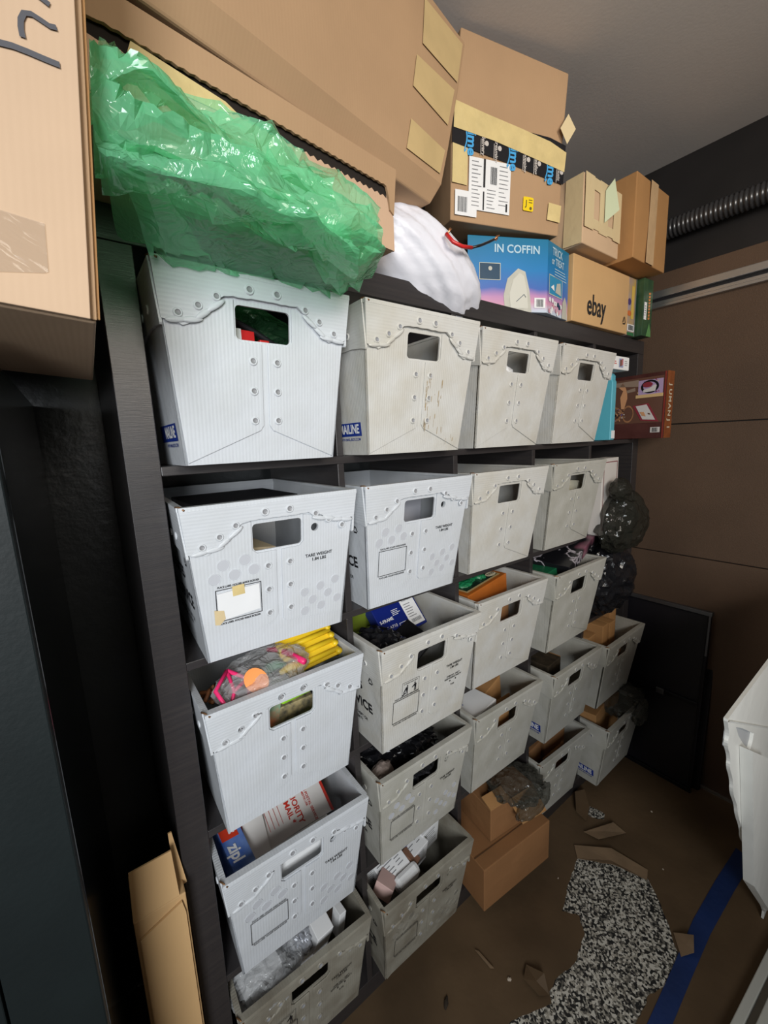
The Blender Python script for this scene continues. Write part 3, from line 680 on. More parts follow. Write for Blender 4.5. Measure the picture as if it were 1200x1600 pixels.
# (4,3)
inbox(4,3,'green_box','bottle-green box at the left of the lightning box','box',-.070,.07,.200,.11,.12,.085,(0,-.08,.05),mat('emerald_box',(.008,.12,.05,1),.4))
t = thing('lightning_box', 'black game box patterned with white and pink lightning, lying on a tote', 'box', loc_in(4,3,.055,.07,.296), (.06,-.22,.18))
LB = mat('lightning_print', (.008,.008,.010,1), rough=.3)
def lightning(m):
    n = m.node_tree.nodes; L = m.node_tree.links; p = n['Principled BSDF']
    tc = n.new('ShaderNodeTexCoord'); nz = n.new('ShaderNodeTexNoise'); nz.inputs['Scale'].default_value = 9; nz.inputs['Detail'].default_value = 5; L.new(tc.outputs['Object'], nz.inputs['Vector'])
    a = n.new('ShaderNodeMath'); a.operation = 'SUBTRACT'; a.inputs[1].default_value = .5; L.new(nz.outputs[0], a.inputs[0])
    b = n.new('ShaderNodeMath'); b.operation = 'ABSOLUTE'; L.new(a.outputs[0], b.inputs[0])
    r = n.new('ShaderNodeValToRGB'); e = r.color_ramp.elements; e[0].position = 0; e[0].color = (.55,.5,.55,1); e[1].position = .022; e[1].color = (.008,.008,.010,1)
    L.new(b.outputs[0], r.inputs[0])
    n2 = n.new('ShaderNodeTexNoise'); n2.inputs['Scale'].default_value = 6; L.new(tc.outputs['Object'], n2.inputs['Vector'])
    r2 = n.new('ShaderNodeValToRGB'); e = r2.color_ramp.elements; e[0].position = .60; e[0].color = (0,0,0,1); e[1].position = .72; e[1].color = (.35,.12,.18,1); L.new(n2.outputs[0], r2.inputs[0])
    mx = n.new('ShaderNodeMix'); mx.data_type = 'RGBA'; mx.blend_type = 'ADD'; mx.inputs[0].default_value = 1; L.new(r.outputs[0], mx.inputs[6]); L.new(r2.outputs[0], mx.inputs[7]); L.new(mx.outputs[2], p.inputs['Base Color'])
lightning(LB)
MB().box((-.13,-.08,0),(.14,.10,.034)).build('body', LB, t, bevel=.002)
inbox(4,3,'grey_packet','grey packet behind the handle under the lightning box','packet',.0,.04,.08,.14,.02,.16,(0,0,0),mat('blue_grey',(.16,.18,.21,1),.5))
# (1,4)
ENV = mat('glossy_white_mailer', (.78, .75, .72, 1), rough=.35, bump=.4, bscale=9); REDI = mat('postal_red', (.55, .03, .015, 1), rough=.4)
def curved(wd, ht, fn, m, mb, n=14):
    V = [fn(wd*(i/n-.5), ht*(j/n-.5)) for j in range(n+1) for i in range(n+1)]
    V += [v+Vector((0,.0012,-.0012)) for v in V]; k = (n+1)**2
    F = [(j*(n+1)+i, j*(n+1)+i+1, (j+1)*(n+1)+i+1, (j+1)*(n+1)+i) for j in range(n) for i in range(n)]
    F2 = [tuple(a+k for a in f_) for f_ in F]; mb.add(V, F+F2, m, True)
t = thing('mailing_envelope', 'white mailing envelope with red edges and red PRIORITY MAIL lettering', 'envelope', loc_in(1,4,.020,.115,.245), (.42,0,.02))
bend = lambda e: (lambda u, v: Vector((u, v, e + .016*math.cos(u*14) + .006*math.sin(v*22+u*9))))
mb = MB(); curved(.185, .17, bend(0), 0, mb); mb.build('sheet', ENV, t)
mb = MB()
def strip(u0, v0, u1, v1, e, m, mb, n=18):
    f = bend(e); V = []
    for i in range(n+1):
        k = i/n
        if abs(u1-u0) > abs(v1-v0): V += [f(u0+(u1-u0)*k, v0), f(u0+(u1-u0)*k, v1)]
        else: V += [f(u0, v0+(v1-v0)*k), f(u1, v0+(v1-v0)*k)]
    mb.add(V, [(2*i,2*i+1,2*i+3,2*i+2) for i in range(n)], m)
strip(.086,-.085,.093,.085,.001,0,mb); strip(-.093,-.085,-.086,.085,.001,0,mb)
f = bend(.0012); put_text(mb,'PRIORITY',.012,-.036,.0185,f,0,ang=-PI/2,bold=.02); put_text(mb,'* MAIL *',-.006,-.036,.0175,f,0,ang=-PI/2,bold=.02)
put_text(mb,'UNITED STATES POSTAL SERVICE',.045,-.020,.0088,f,0,ang=-PI/2); put_text(mb,'FOR DOMESTIC USE',.037,-.02,.0065,f,0,ang=-PI/2)
for k in range(5): quad(mb,-.026-.010*k,-.055,-.0268-.010*k,.012,f,0)
for k in range(3): put_text(mb,'*',-.028-.012*k,.022,.016,f,0)
mb.build('red_print', REDI, t)
t = thing('mailing_envelope', 'second mailing envelope with a red edge, folded under the lettered one', 'envelope', loc_in(1,4,-.075,.085,.242), (.42,.25,.05))
mb = MB(); curved(.06, .19, bend(0), 0, mb); mb.build('sheet', ENV, t); mb = MB(); strip(-.026,-.09,-.019,.09,.001,0,mb); mb.build('red_edge', REDI, t)
t = thing('printed_carton', 'blue and red printed carton at the left of the envelope tote', 'box', loc_in(1,4,-.118,.050,.225), (.25,.15,.12))
MB().box((-.025,-.045,-.05),(.022,.09,.04)).build('body', mat('carton_blue',(.02,.09,.42,1),.4,var=.3,vscale=14,col2=(.25,.38,.7,1)), t, bevel=.002)
mb = MB(); f = TP(.040,.0006); quad(mb,-.024,.02,.012,.089,f,0); f2 = TP(.040,.0012); put_text(mb,'zipl',-.008,-.012,.034,f2,1,ang=-PI/2,bold=.03,sx=.8); quad(mb,-.006,.03,-.002,.07,f2,1); quad(mb,.002,.03,.006,.075,f2,1)
mb.build('print', [mat('tomato_red',(.65,.05,.02,1),.4), WHITE], t)
inbox(1,4,'white_paper_pad','white pad of paper filling the handle hole of the envelope tote','paper',.0,.02,.01,.16,.008,.24,(.08,0,0),WHITE)
inbox(1,4,'tan_carton','tan carton against the right wall of the envelope tote','box',.125,.21,.12,.03,.10,.13,(0,0,0),CBO)
# (2,4)
mb = MB(); blob(mb, loc_in(2,4,-.02,.14,.215), (.13,.13,.065), (0,0,0), .28, 2.6, 9, 5)
tag(mb.build('black_bag', BAGK), 'crumpled black bag filling a printed grey tote', 'bag')
mb = MB(); blob(mb, loc_in(2,4,.015,.035,.205), (.05,.03,.03), (0,0,0), .2, 2.6, 2, 3)
tag(mb.build('tan_paper_wad', mat('tan_wad',(.22,.17,.11,1),.8)), 'wad of tan paper behind the handle under the lifting-figures tote', 'paper')
mb = MB(); blob(mb, loc_in(2,4,-.11,.015,.25), (.032,.022,.022), (0,0,.2), .2, 2.6, 12, 3)
tag(mb.build('beige_pouch', mat('beige_pouch',(.30,.24,.21,1),.5)), 'small beige pouch in the front left corner of the black bag tote', 'pouch')
# (3,4)
t = thing('flat_rate_box', 'white carton with a blue printed corner sticking out of a lower tote', 'box', loc_in(3,4,-.085,.085,.150), (0,-.10,.10))
MB().box((-.06,-.10,0),(.062,.16,.125)).build('body', WHITE, t, bevel=.002)
mb = MB(); f = TP(.125,.0008); poly(mb,[(-.055,-.02),(-.025,-.04),(-.020,.02),(-.052,.05)],f,0)
for k in range(4): quad(mb,-.055,-.03+.02*k,-.03,-.024+.02*k,TP(.125,.0014),1)
mb.build('blue_print', [mat('eagle_blue',(.02,.06,.30,1),.5), WHITE], t)
t = carton('brown_carton','brown carton with a curved mark lying beside the white carton in a lower tote','box',loc_in(3,4,-.01,.045,.150),.22,.12,.19,.115,CBO,(0,-.12),seed=3)
f = TP(.115,.004); mb = MB(); poly(mb,[(.050,.09),(.066,.086),(.078,.094),(.076,.104),(.068,.107),(.070,.098),(.062,.094)],f); mb.build('ink_mark', mat('faded_ink',(.10,.05,.02,1),.7), t)
inbox(3,4,'brown_flap_box','brown board behind the handle of the tote with the white carton','box',.0,.022,.06,.14,.006,.19,(.05,0,0),CBO)
# (4,4)
t = inbox(4,4,'dark_game_box','dark box with a tan edge standing in the fourth-column tote','box',-.035,.09,.08,.10,.12,.185,(0,0,.1),mat('dark_game',(.02,.017,.013,1),.5,var=.5,vscale=30,col2=(.07,.05,.03,1)))
MB().box((.0505,-.055,.02),(.0585,-.01,.183)).build('tan_edge', CBO, t)
# (4,5)
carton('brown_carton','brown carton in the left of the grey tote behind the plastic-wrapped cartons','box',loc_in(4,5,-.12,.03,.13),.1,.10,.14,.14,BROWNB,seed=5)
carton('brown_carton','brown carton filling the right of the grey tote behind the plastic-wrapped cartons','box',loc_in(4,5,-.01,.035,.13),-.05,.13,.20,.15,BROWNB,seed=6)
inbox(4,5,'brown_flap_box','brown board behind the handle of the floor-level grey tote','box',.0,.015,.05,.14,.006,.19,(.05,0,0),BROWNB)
# (5,4)
for k,(x,y,w_,h_,yw,lb) in enumerate([(-.145,.035,.075,.225,.1,'leftmost of the brown cartons in the far right tote, with a printed square'),(-.062,.02,.055,.255,.06,'tall brown carton second from left in the far right tote'),(.0,.022,.055,.25,.02,'brown carton third from left in the far right tote'),(.062,.05,.06,.275,0,'rightmost and tallest brown carton in the far right tote')]):
    t = carton('brown_carton',lb,'box',loc_in(5,4,x,y,.065),yw,w_-.004,.15,h_,CBO,group='brown cartons in the far right tote',seed=20+k)
    if k == 0: mb = MB(); frame(mb,.02,.12,.065,.19,.006,FR(.0048)); mb.build('printed_square', BROWNB, t)
inbox(5,4,'brown_flap_box','brown board behind the handle of the far right tote of cartons','box',.0,.012,.05,.14,.004,.19,(.05,0,0),BROWNB)
# (5,5)
carton('brown_carton','brown carton in the left of the floor-level far right tote','box',loc_in(5,5,-.125,.02,.12),.15,.12,.15,.185,CBO,seed=7)
carton('brown_carton','brown carton half under clear film in the floor-level far right tote','box',loc_in(5,5,.0,.05,.12),-.1,.12,.15,.18,CBO,seed=8)
mb = MB(); blob(mb, loc_in(5,5,.075,.02,.305), (.085,.065,.045), (0,-.15,.2), .30, 2.6, 5, 4); blob(mb, loc_in(5,5,.10,-.055,.265), (.055,.025,.035), (0,-.3,.2), .30, 2.6, 7, 4)
blob(mb, loc_in(5,5,.165,-.02,.300), (.045,.02,.020), (0,.3,.2), .30, 2.6, 8, 4)
tag(mb.build('clear_film', CLG), 'crumpled clear film spilling over the rim of the far right floor-level tote', 'plastic film')
# (1,5)
mb = MB(); blob(mb, loc_in(1,5,-.080,.050,.262), (.085,.085,.042), (.1,0,.1), .16, 2.2, 2, 5)
tag(mb.build('clear_parts_bag', CLB), 'clear plastic bag of white parts at the left of the dirty bottom tote', 'bag')
for k,(x,y,z,w_,d,h_,rt,nm,lb) in enumerate([(-.105,.085,.200,.09,.16,.085,(.1,-.05,.15),'white_carton','white carton under the clear bag in the dirty bottom tote'),
      (-.06,.075,.275,.09,.05,.012,(.2,.1,.4),'white_card','white folded card inside the clear bag of the dirty bottom tote'),
      (.040,.050,.180,.045,.05,.125,(.35,.05,.1),'white_carton','narrow bright white carton in the middle of the dirty bottom tote'),
      (.070,.120,.205,.10,.05,.105,(.25,.05,.05),'printed_white_carton','white carton with small grey print at the back of the dirty bottom tote'),
      (.098,.020,.215,.020,.03,.075,(.1,.1,.1),'white_carton','small white box end near the rim of the dirty bottom tote')]):
    t = inbox(1,5,nm,lb,'box' if 'carton' in nm else 'card',x,y,z,w_,d,h_,rt,WHITE)
    if nm.startswith('printed'): mb = MB(); lines(mb,-.035,.05,.03,.10,4,.002,lambda u, v: Vector((u,-.0256,v)),0,3); mb.build('print', GREYINK, t)
mb = MB(); blob(mb, loc_in(1,5,.0,.05,.265), (.030,.045,.040), (0,0,.3), .22, 2.6, 12, 4)
tag(mb.build('grey_foil_pouch', SIL), 'shiny grey pouch between the clear bag and the narrow white carton', 'pouch')
mb = MB(); mb.prism([[(0,0),(.05,0),(.055,.04),(.035,.09),(.012,.07),(.004,.03)]], lambda u, v, o: Vector((u, o+.02*math.sin(v*30), v)), .003)
o = mb.build('torn_board', CBY); o.location = loc_in(1,5,.085,.075,.240); o.rotation_euler = (-.2,.35,.5); tag(o, 'torn tan cardboard piece at the right of the dirty bottom tote', 'cardboard piece')
mb = MB(); mb.prism([[(0,0),(.055,0),(.05,.05),(.03,.062),(.006,.04)]], lambda u, v, o: Vector((u, o+.01*math.sin(v*40), v)), .003)
o = mb.build('torn_board', mat('grey_brown_board',(.22,.16,.12,1),.8)); o.location = loc_in(1,5,.058,.025,.240); o.rotation_euler = (-.3,.2,.2); tag(o, 'torn grey-brown board next to the narrow white carton', 'cardboard piece')
inbox(1,5,'white_packet','white packet showing in the handle of the dirty bottom tote','packet',.015,.012,.19,.04,.01,.045,(.0,0,0),WHITE)
# (2,5) medicine-like small cartons
def med(x, y, z, w_, d, h_, rot, lb, blue=False, seed=1):
    t = inbox(2,5,'small_white_carton',lb,'box',x,y,z,w_,d,h_,rot,WHITE,group='small white cartons in the grimy tote')
    mb = MB(); f = TP(h_,.0008); lines(mb,-w_*.42,-d*.35,w_*.1,d*.35,6,.0022,f,0,seed); lines(mb,w_*.14,-d*.3,w_*.42,d*.3,5,.002,f,0,seed+1)
    f = lambda u, v: Vector((u, -d/2-.0008, v)); lines(mb,-w_*.4,h_*.2,w_*.4,h_*.9,6,.002,f,0,seed+2)
    if blue: quad(mb,-w_*.30,-.006,w_*.40,.008,TP(h_,.0016),1)
    mb.build('print', [GREYINK, mat('print_blue',(.02,.09,.30,1),.5)], t)
med(.015,.085,.205,.085,.08,.075,(.2,-.05,.15),'small white carton with a dark blue stripe in the grimy tote',True,3)
med(.088,.115,.205,.075,.09,.085,(.15,-.05,.1),'upright small white carton next to the right wall of the grimy tote',False,8)
med(.055,.195,.215,.13,.06,.085,(.1,0,.1),'small white carton at the back of the grimy tote under the tote above',True,12)
med(-.062,.070,.228,.09,.075,.055,(.35,-.15,.05),'small white carton with barcode at the left middle of the grimy tote',False,17)
med(-.105,.145,.215,.07,.13,.07,(.1,0,.1),'small white carton at the back left of the grimy tote',False,21)
inbox(2,5,'pink_packet','pink and white packet in the front left of the grimy tote','packet',-.108,.030,.238,.055,.05,.04,(.3,.2,.6),mat('pale_pink',(.62,.42,.38,1),.6))
t = inbox(2,5,'rounded_white_packet','rounded white packet at the front of the grimy tote','packet',-.045,.014,.238,.08,.035,.04,(.35,-.05,.05),WHITE,bevel=.012)
inbox(2,5,'brown_paper_piece','reddish brown packet between the small white cartons','packet',-.016,.045,.235,.03,.05,.04,(.3,.2,.4),mat('reddish_brown',(.26,.13,.08,1),.7))

# (5,1) cell: folder, board game, white box, and (5,2), (5,3)
zf = OT + 4*PITCH + .001
FOL = mat('turquoise_plastic', (.10, .42, .52, 1), rough=.4, bump=.2, bscale=10)
t = thing('folder', 'turquoise plastic folder standing at the right end of the top row', 'folder', (1.535, -.030, zf), (0, 0, .05))
mb = MB().prism([[(.0,.0),(.26,.0),(.26,.243),(.012,.243),(.004,.232),(.004,.218),(.0,.210)]], lambda u, v, o: Vector((o, u, v)), .034); mb.build('cover', FOL, t, bevel=.003)
MB().box((.006,-.004,.006),(.028,-.0005,.035)).build('paper_edge', WHITE, t)
t = thing('board_game', 'brown board game box standing on edge, sticking out of the top row', 'board game', (1.738, -.132, zf), (0, 0, -.06))
GB = mat('dark_maroon_print', (.060, .018, .015, 1), rough=.35, var=.4, vscale=9, col2=(.10,.035,.03,1)); GS = mat('rust_orange_print', (.26, .075, .02, 1), rough=.4, var=.4, vscale=30)
MB().box((0,0,0),(.052,.27,.246),0).build('body', GB, t, bevel=.0015)
MB().box((-.0008,-.0012,.0),(.0528,.0002,.2465)).build('spine', GS, t)
g = lambda u, v: Vector((-.0012, u, v))           # big face, u from the spine backwards
g2 = lambda u, v: Vector((-.0020, u, v)); g3 = lambda u, v: Vector((-.0028, u, v)); g4 = lambda u, v: Vector((-.0036, u, v))
mb = MB()
quad(mb,.010,.060,.265,.232,g,0)
quad(mb,.012,.168,.100,.222,g2,1); mb.prism([circ(.058,.196,.032,24,.025), circ(.058,.196,.024,24,.018)], lambda u, v, o: g3(u, v), .0, 2); poly(mb,circ(.066,.204,.018,16,.010),g4,3)
poly(mb,[(.038,.178),(.082,.176),(.080,.186),(.060,.190),(.040,.202),(.034,.198)],g4,4)
quad(mb,.010,.156,.108,.168,g3,5)
rr = random.Random(8)
for k in range(16):
    x, y = rr.uniform(.014,.098), rr.uniform(.171,.219); poly(mb,[(x,y),(x+.006,y+.001),(x+.004,y+.006)],lambda u, v: Vector((-.0023,u,v)),rr.choice((0,3,6,5)))
# generic wooden figure, winding path, paper card
poly(mb,[(.150,.120),(.162,.120),(.168,.165),(.158,.190),(.175,.205),(.160,.222),(.150,.205),(.142,.185),(.140,.160)],g2,7)
poly(mb,[(.110,.185),(.142,.180),(.146,.190),(.112,.198)],g2,8); poly(mb,[(.10,.20),(.26,.215),(.26,.222),(.10,.226)],g2,8)
for (cx,cy,r1,r2) in ((.205,.100,.050,.032),(.205,.100,.026,.016),(.135,.098,.022,.034)):
    mb.prism([circ(cx,cy,r1,24,r2), circ(cx,cy,r1*.82,24,r2*.8)], lambda u, v, o: g2(u, v), .0, 7 if r1 > .03 or r2 > .03 else 2)
for k in range(60):
    a = rr.uniform(0,6.28); q = rr.uniform(.2,1); x, y = .195+.06*q*math.cos(a), .098+.034*q*math.sin(a); poly(mb,circ(x,y,.0026,6),g3,rr.choice((6,4,2,8,7)))
poly(mb,[(.020,.062),(.085,.070),(.118,.128),(.060,.135)],g2,3); poly(mb,[(.032,.070),(.078,.074),(.106,.126),(.066,.130)],g3,4); poly(mb,[(.066,.085),(.080,.088),(.090,.103),(.074,.102)],g4,7); poly(mb,[(.050,.09),(.058,.092),(.060,.098),(.052,.096)],g4,0)
quad(mb,.014,.022,.048,.042,g2,4); barcode(mb,.022,.024,.042,.040,g3,2,4)
quad(mb,.002,.0,.008,.246,g2,9)
mb.build('printed_cover', [mat('mid_brown_print',(.13,.06,.04,1),.4), mat('lilac_print',(.42,.30,.48,1),.4), BLACK, mat('wine_red',(.25,.03,.045,1),.4), mat('pale_print',(.62,.58,.56,1),.5), mat('sand_print',(.62,.42,.20,1),.5), mat('violet_print',(.12,.08,.30,1),.4), mat('peach_print',(.60,.30,.15,1),.4), mat('taupe_print',(.28,.20,.15,1),.5), mat('red_edge_print',(.22,.03,.02,1),.4)], t)
mb = MB()
for i, ch in enumerate('JUMANJI'): put_text(mb, ch, .026, .196-.026*i, .030, lambda u, v: Vector((u, -.0020, v)), 0, ang=-PI/2, bold=.03)
mb.build('title_lettering', mat('bone_ink',(.55,.48,.36,1),.5), t)
t = thing('white_carton', 'small white carton with a picture on its end, lying over the turquoise folder', 'box', (1.455, -.055, zf+.2455), (0, 0, -.03))
MB().box((0,0,0),(.135,.16,.046)).build('body', WHITE, t, bevel=.003)
mb = MB(); f = FR(.0008); quad(mb,.060,.008,.090,.038,f,0); quad(mb,.066,.012,.078,.034,FR(.0014),1); quad(mb,.080,.016,.086,.038,FR(.0014),2); lines(mb,.100,.014,.125,.034,3,.002,f,3,3); lines(mb,.02,.016,.05,.03,2,.003,f,2,3)
mb.build('end_picture', [mat('pic_blue',(.30,.33,.50,1),.5), mat('pic_brown',(.20,.08,.05,1),.5), mat('pic_red',(.60,.15,.12,1),.5), GREYINK], t)
z2 = OT + 3*PITCH + .001
t = thing('framed_box', 'white flat box with a thin dark red border, beside the drooping clear bag', 'box', (1.470, -.040, z2), (0,0,.03))
MB().box((0,0,0),(.13,.05,.288)).build('body', mat('offwhite_card',(.62,.58,.54,1),.55), t, bevel=.002); mb = MB(); frame(mb,.010,.02,.120,.275,.003,FR(.0008)); mb.build('border_line', mat('dark_red_ink',(.20,.02,.03,1),.5), t)
t = thing('bagged_bundle', 'dark bundle in a crumpled clear bag drooping from the second row', 'bag', (1.60, -.085, 1.16), (0,0,0))
def pear(p, w_): return Vector((w_.x*(1.15-.35*p.z), w_.y, w_.z))
mb = MB(); blob(mb, (-.01,.035,.005), (.080,.055,.080), (0,0,0), .10, 2, 3, 4, taper=pear); mb.build('dark_contents', mat('dark_grey_cloth',(.022,.024,.022,1),.6), t)
mb = MB(); blob(mb, (-.02,.02,.000), (.105,.070,.108), (0,0,0), .17, 1.9, 5, 4, taper=pear); blob(mb, (-.085,.0,.125), (.050,.03,.040), (0,0,0), .16, 2.4, 6, 3); mb.build('film', film('glossy_clear_film', (.07, .07, .055, 1), clear=.60, rough=.05, bscale=14, bump=1.0), t)
z3 = OT + 2*PITCH + .001
t = thing('bin_bag', 'shiny black bin bag bulging out of the third row at the right end', 'bag', (1.62, -.02, z3), (0,0,0))
mb = MB(); blob(mb, (.0,.06,.155), (.155,.125,.155), (0,0,0), .13, 2.3, 11, 5); mb.build('sack', BAGK, t)
z5 = OT + .001
# (3,5) cartons, given the darker brown board to paint in their shade
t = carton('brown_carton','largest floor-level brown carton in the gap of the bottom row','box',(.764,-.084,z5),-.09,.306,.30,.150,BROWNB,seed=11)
mb = MB(); quad(mb,-.001,.040,.306,.0425,TP(.150,.0032)); mb.build('flap_seam', mat('seam_dark',(.10,.05,.02,1),.8), t)
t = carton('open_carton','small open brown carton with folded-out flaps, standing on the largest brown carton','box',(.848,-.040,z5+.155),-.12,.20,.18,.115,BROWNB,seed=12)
mb = MB(); mb.prism([[(0,0),(.085,0),(.085,.055),(0,.055)]], lambda u, v, o: Vector((u-.002, -.01-v*.75+.05, .119+o-v*.25+.012)), .004); mb.build('flap', CBO, t)
mb = MB(); mb.prism([[(.075,0),(.19,0),(.185,.075),(.08,.07)]], lambda u, v, o: Vector((u, -v*.78-.004, .118+o-v*.62)), .004); mb.build('flap', CBO, t)
t = thing('clear_film', 'crumpled clear film draped over the small open carton', 'plastic film', (.93,-.03,z5+.285), (0,0,0))
mb = MB(); blob(mb, (.06,.0,.0), (.085,.075,.030), (0,.1,0), .28, 2.6, 4, 4); blob(mb, (.075,-.06,-.035), (.085,.030,.045), (.5,.0,.1), .16, 2.2, 9, 4); mb.build('film', CLG, t)

# ================================================================== ON TOP OF THE SHELF
zt = W5 + .001
# long flat carton with torn perforation, overhanging at the left
PB = cardboard('cardboard_pinkish', (.60, .40, .265, 1))
t = thing('open_carton', 'long flat brown carton with a torn zigzag slot, behind the green film', 'box', (-.035, -.172, zt), (0, 0, .145))
Lx = .525
mb = MB().box((0,.004,0),(Lx,.34,.132)); mb.build('body', PB, t, bevel=.002)
# front skin below and above the dark slot
lo, hi = [], []
rr = random.Random(2); N = 64
for i in range(N+1):
    x = .055 + (Lx-.075)*i/N; zz = (.086 + .004*(i % 2) + rr.uniform(-.0006,.0006)); lo.append((x, zz)); hi.append((x, .104 + (.0015 if i % 2 else 0)))
mb = MB().prism([[(0,0),(Lx,0),(Lx,.060),(Lx-.012,.066),(Lx-.016,.086)] + lo[::-1] + [(0,.094)]], lambda u, v, o: Vector((u, .0035-o, v)), .0045); mb.build('front_flap', PB, t)
mb = MB().prism([[(0,.100)] + hi + [(Lx-.012,.088),(Lx-.008,.070),(Lx+.003,.064),(Lx+.003,.138),(0,.138)]], lambda u, v, o: Vector((u, .0005-o-(v-.1)*.12, v)), .0045); mb.build('top_flap', CB, t)
mb = MB().box((.045,.0035,.084),(Lx-.014,.0043,.108)); mb.build('slot_shade_strip', mat('inside_dark',(.012,.007,.004,1),.9), t)  # near-black strip painting the shade inside the slot
mb = MB().prism([[(.080,.082),(.088,.104),(.20,.096),(.215,.090),(.19,.080),(.10,.074)]], lambda u, v, o: Vector((u, -.0016-o, v)), .0006); mb.build('masking_tape', TAPE, t)
t = carton('brown_carton', 'brown carton standing behind the long flat carton at the far left of the shelf top', 'box', (-.02,.215,zt), 0, .20,.16,.36, CB, seed=40)
mb = MB().prism([[(0,0),(.075,0),(.07,.28),(0,.30)]], lambda u, v, o: Vector((u, o+v*.10, v)), .004)
o = mb.build('cardboard_flap', PB); o.location = (-.028,-.150,zt+.135); o.rotation_euler = (0,0,.3); tag(o, 'upright loose cardboard flap above the green film by the big left carton', 'cardboard piece')
# big carton leaning on top
G0 = Vector((.02,-.200,1.998)); yawG = .215
t = thing('large_carton', 'huge brown carton with upside-down printed number resting over the long flat carton', 'box', G0, (0, -.0, yawG))
Lg = .632; sec = [(.022,.0),(.0,.034),(.0,.12),(.004,.25),(.010,.372),(.36,.372),(.36,.0)]
def gsec(x, k, lean): y, z = sec[k]; return Vector((x + z*lean, y, z*(1.0 if x < .3 else 1.0)))
mb = MB(); n = len(sec); V = [gsec(-.06,k,0.0) for k in range(n)] + [gsec(Lg,k,.36) for k in range(n)]
mb.add(V, [tuple(range(n))[::-1], tuple(range(n,2*n))] + [(k,(k+1)%n,(k+1)%n+n,k+n) for k in range(n)])
mb.build('body', CB, t, bevel=.003)
def gy(v): 
    for (y0, z0), (y1, z1) in zip(sec[:4], sec[1:5]):
        if v <= z1: return y0+(y1-y0)*(v-z0)/(z1-z0)
    return .01
gf = lambda e: (lambda u, v: Vector((u + max(0,((u+.06)/(Lg+.06)))*v*.36, gy(v) - e, v)))
mb = MB(); put_text(mb,'SAC# 100799087',.052,.055,.0275,gf(.0015),ang=PI,bold=.02,sx=.86); mb.build('printed_number', mat('brown_black_ink',(.05,.03,.02,1),.6), t); mb = MB(); put_text(mb,'TYPE',.086,.108,.027,gf(.0015),ang=PI/2+.1,bold=.02,sx=.9); mb.build('printed_word', mat('brown_black_ink',(.05,.03,.02,1),.6), t)
def skin(mb, pts, fn, m=0, nx=8, nz=8):
    '''four-cornered patch laid over a surface'''
    V = []
    for j in range(nz+1):
        for i in range(nx+1):
            a, b = i/nx, j/nz
            V.append(fn((pts[0][0]*(1-a)+pts[1][0]*a)*(1-b)+(pts[3][0]*(1-a)+pts[2][0]*a)*b, (pts[0][1]*(1-a)+pts[1][1]*a)*(1-b)+(pts[3][1]*(1-a)+pts[2][1]*a)*b))
    mb.add(V, [(j*(nx+1)+i, j*(nx+1)+i+1, (j+1)*(nx+1)+i+1, (j+1)*(nx+1)+i) for j in range(nz) for i in range(nx)], m)
cg, sg = math.cos(yawG), math.sin(yawG); NG = Vector((sg, -cg, 0))
def onG(px, py):
    '''front face (x, height) of the large carton under a photograph pixel'''
    d = (at(px, py, y=1) - CAM_LOC).normalized(); p_ = CAM_LOC + d*((G0+Vector((0,0,0))-CAM_LOC).dot(NG)/d.dot(NG)) - G0
    return (p_.x*cg + p_.y*sg, p_.z)
for pts_ in ([(662,66),(716,128),(727,66),(668,-8)], [(645,134),(699,196),(711,140),(652,84)], [(634,232),(686,272),(694,236),(641,186)]):
    mb = MB(); skin(mb, [onG(*p_) for p_ in pts_], lambda u, v: Vector((u, gy(max(0,v)) - .0026, v))); mb.build('masking_tape', mat('faded_tape',(.58,.42,.20,1),.5,var=.12,vscale=14,bump=.2,bscale=12), t)
# carton with black printed tape
PZ0 = 2.060
t = carton('taped_carton', 'brown carton closed with yellow tape over black printed tape, a shipping label on it', 'box', (.812,.070,PZ0), -.30, .352, .16, .225, CB, (0.06,0), seed=31, bulge=.003)
mb = MB()
hs = lambda e: (lambda u, v: Vector((u, -e + max(0, v-.225)*(-.02), v)))
mb.prism([[(.004,.232),(.350,.205),(.354,.392),(.022,.417)]], lambda u, v, o: hs(-.004)(u, v)+Vector((0,o,0)), .14); mb.build('upper_box', CB, t, bevel=.003)
mb = MB(); mb.prism([[(-.001,.172),(.353,.128),(.354,.222),(.30,.232),(-.001,.236)]], lambda u, v, o: Vector((u, -.0050-o, v)), .0006); BTP = mb.build('black_tape', mat('black_tape',(.012,.012,.015,1),.25,bump=.2,bscale=14), t)
mb = MB(); mb.prism([[(.002,.204),(.12,.194),(.24,.176),(.353,.158),(.356,.205),(.30,.222),(.20,.236),(.10,.248),(.004,.262)]], lambda u, v, o: Vector((u, -.0066-o, v)), .0007); mb.prism([[(.305,.035),(.350,.032),(.352,.075),(.308,.078)]], lambda u, v, o: Vector((u, -.0050-o, v)), .0005); mb.prism([[(.001,.085),(.045,.083),(.045,.170),(.001,.172)]], lambda u, v, o: Vector((u, -.0044-o, v)), .0005); mb.build('masking_tape', TAPE, t)
PB2 = mat('sky_blue_ink', (.06,.36,.70,1), rough=.4)
mb = MB()
for cx in (.045,.175,.300):
    zc = .183 - (cx-.045)*.115; f = lambda u, v: Vector((u, -.0060, v))
    put_text(mb,'prime',cx+.010,zc+.010,.036,f,0,ang=-PI/2,bold=.03)
    P = [(cx-.008+.006*math.sin(k*PI/8), zc+.030-.050*k/8) for k in range(9)]; P2 = [(x-.0035, z) for x, z in P]
    poly(mb, P + P2[::-1], f, 0); poly(mb, [(cx-.012,zc-.022),(cx-.002,zc-.018),(cx-.010,zc-.028)], f, 0)
f = lambda u, v: Vector((u, -.0060, v))
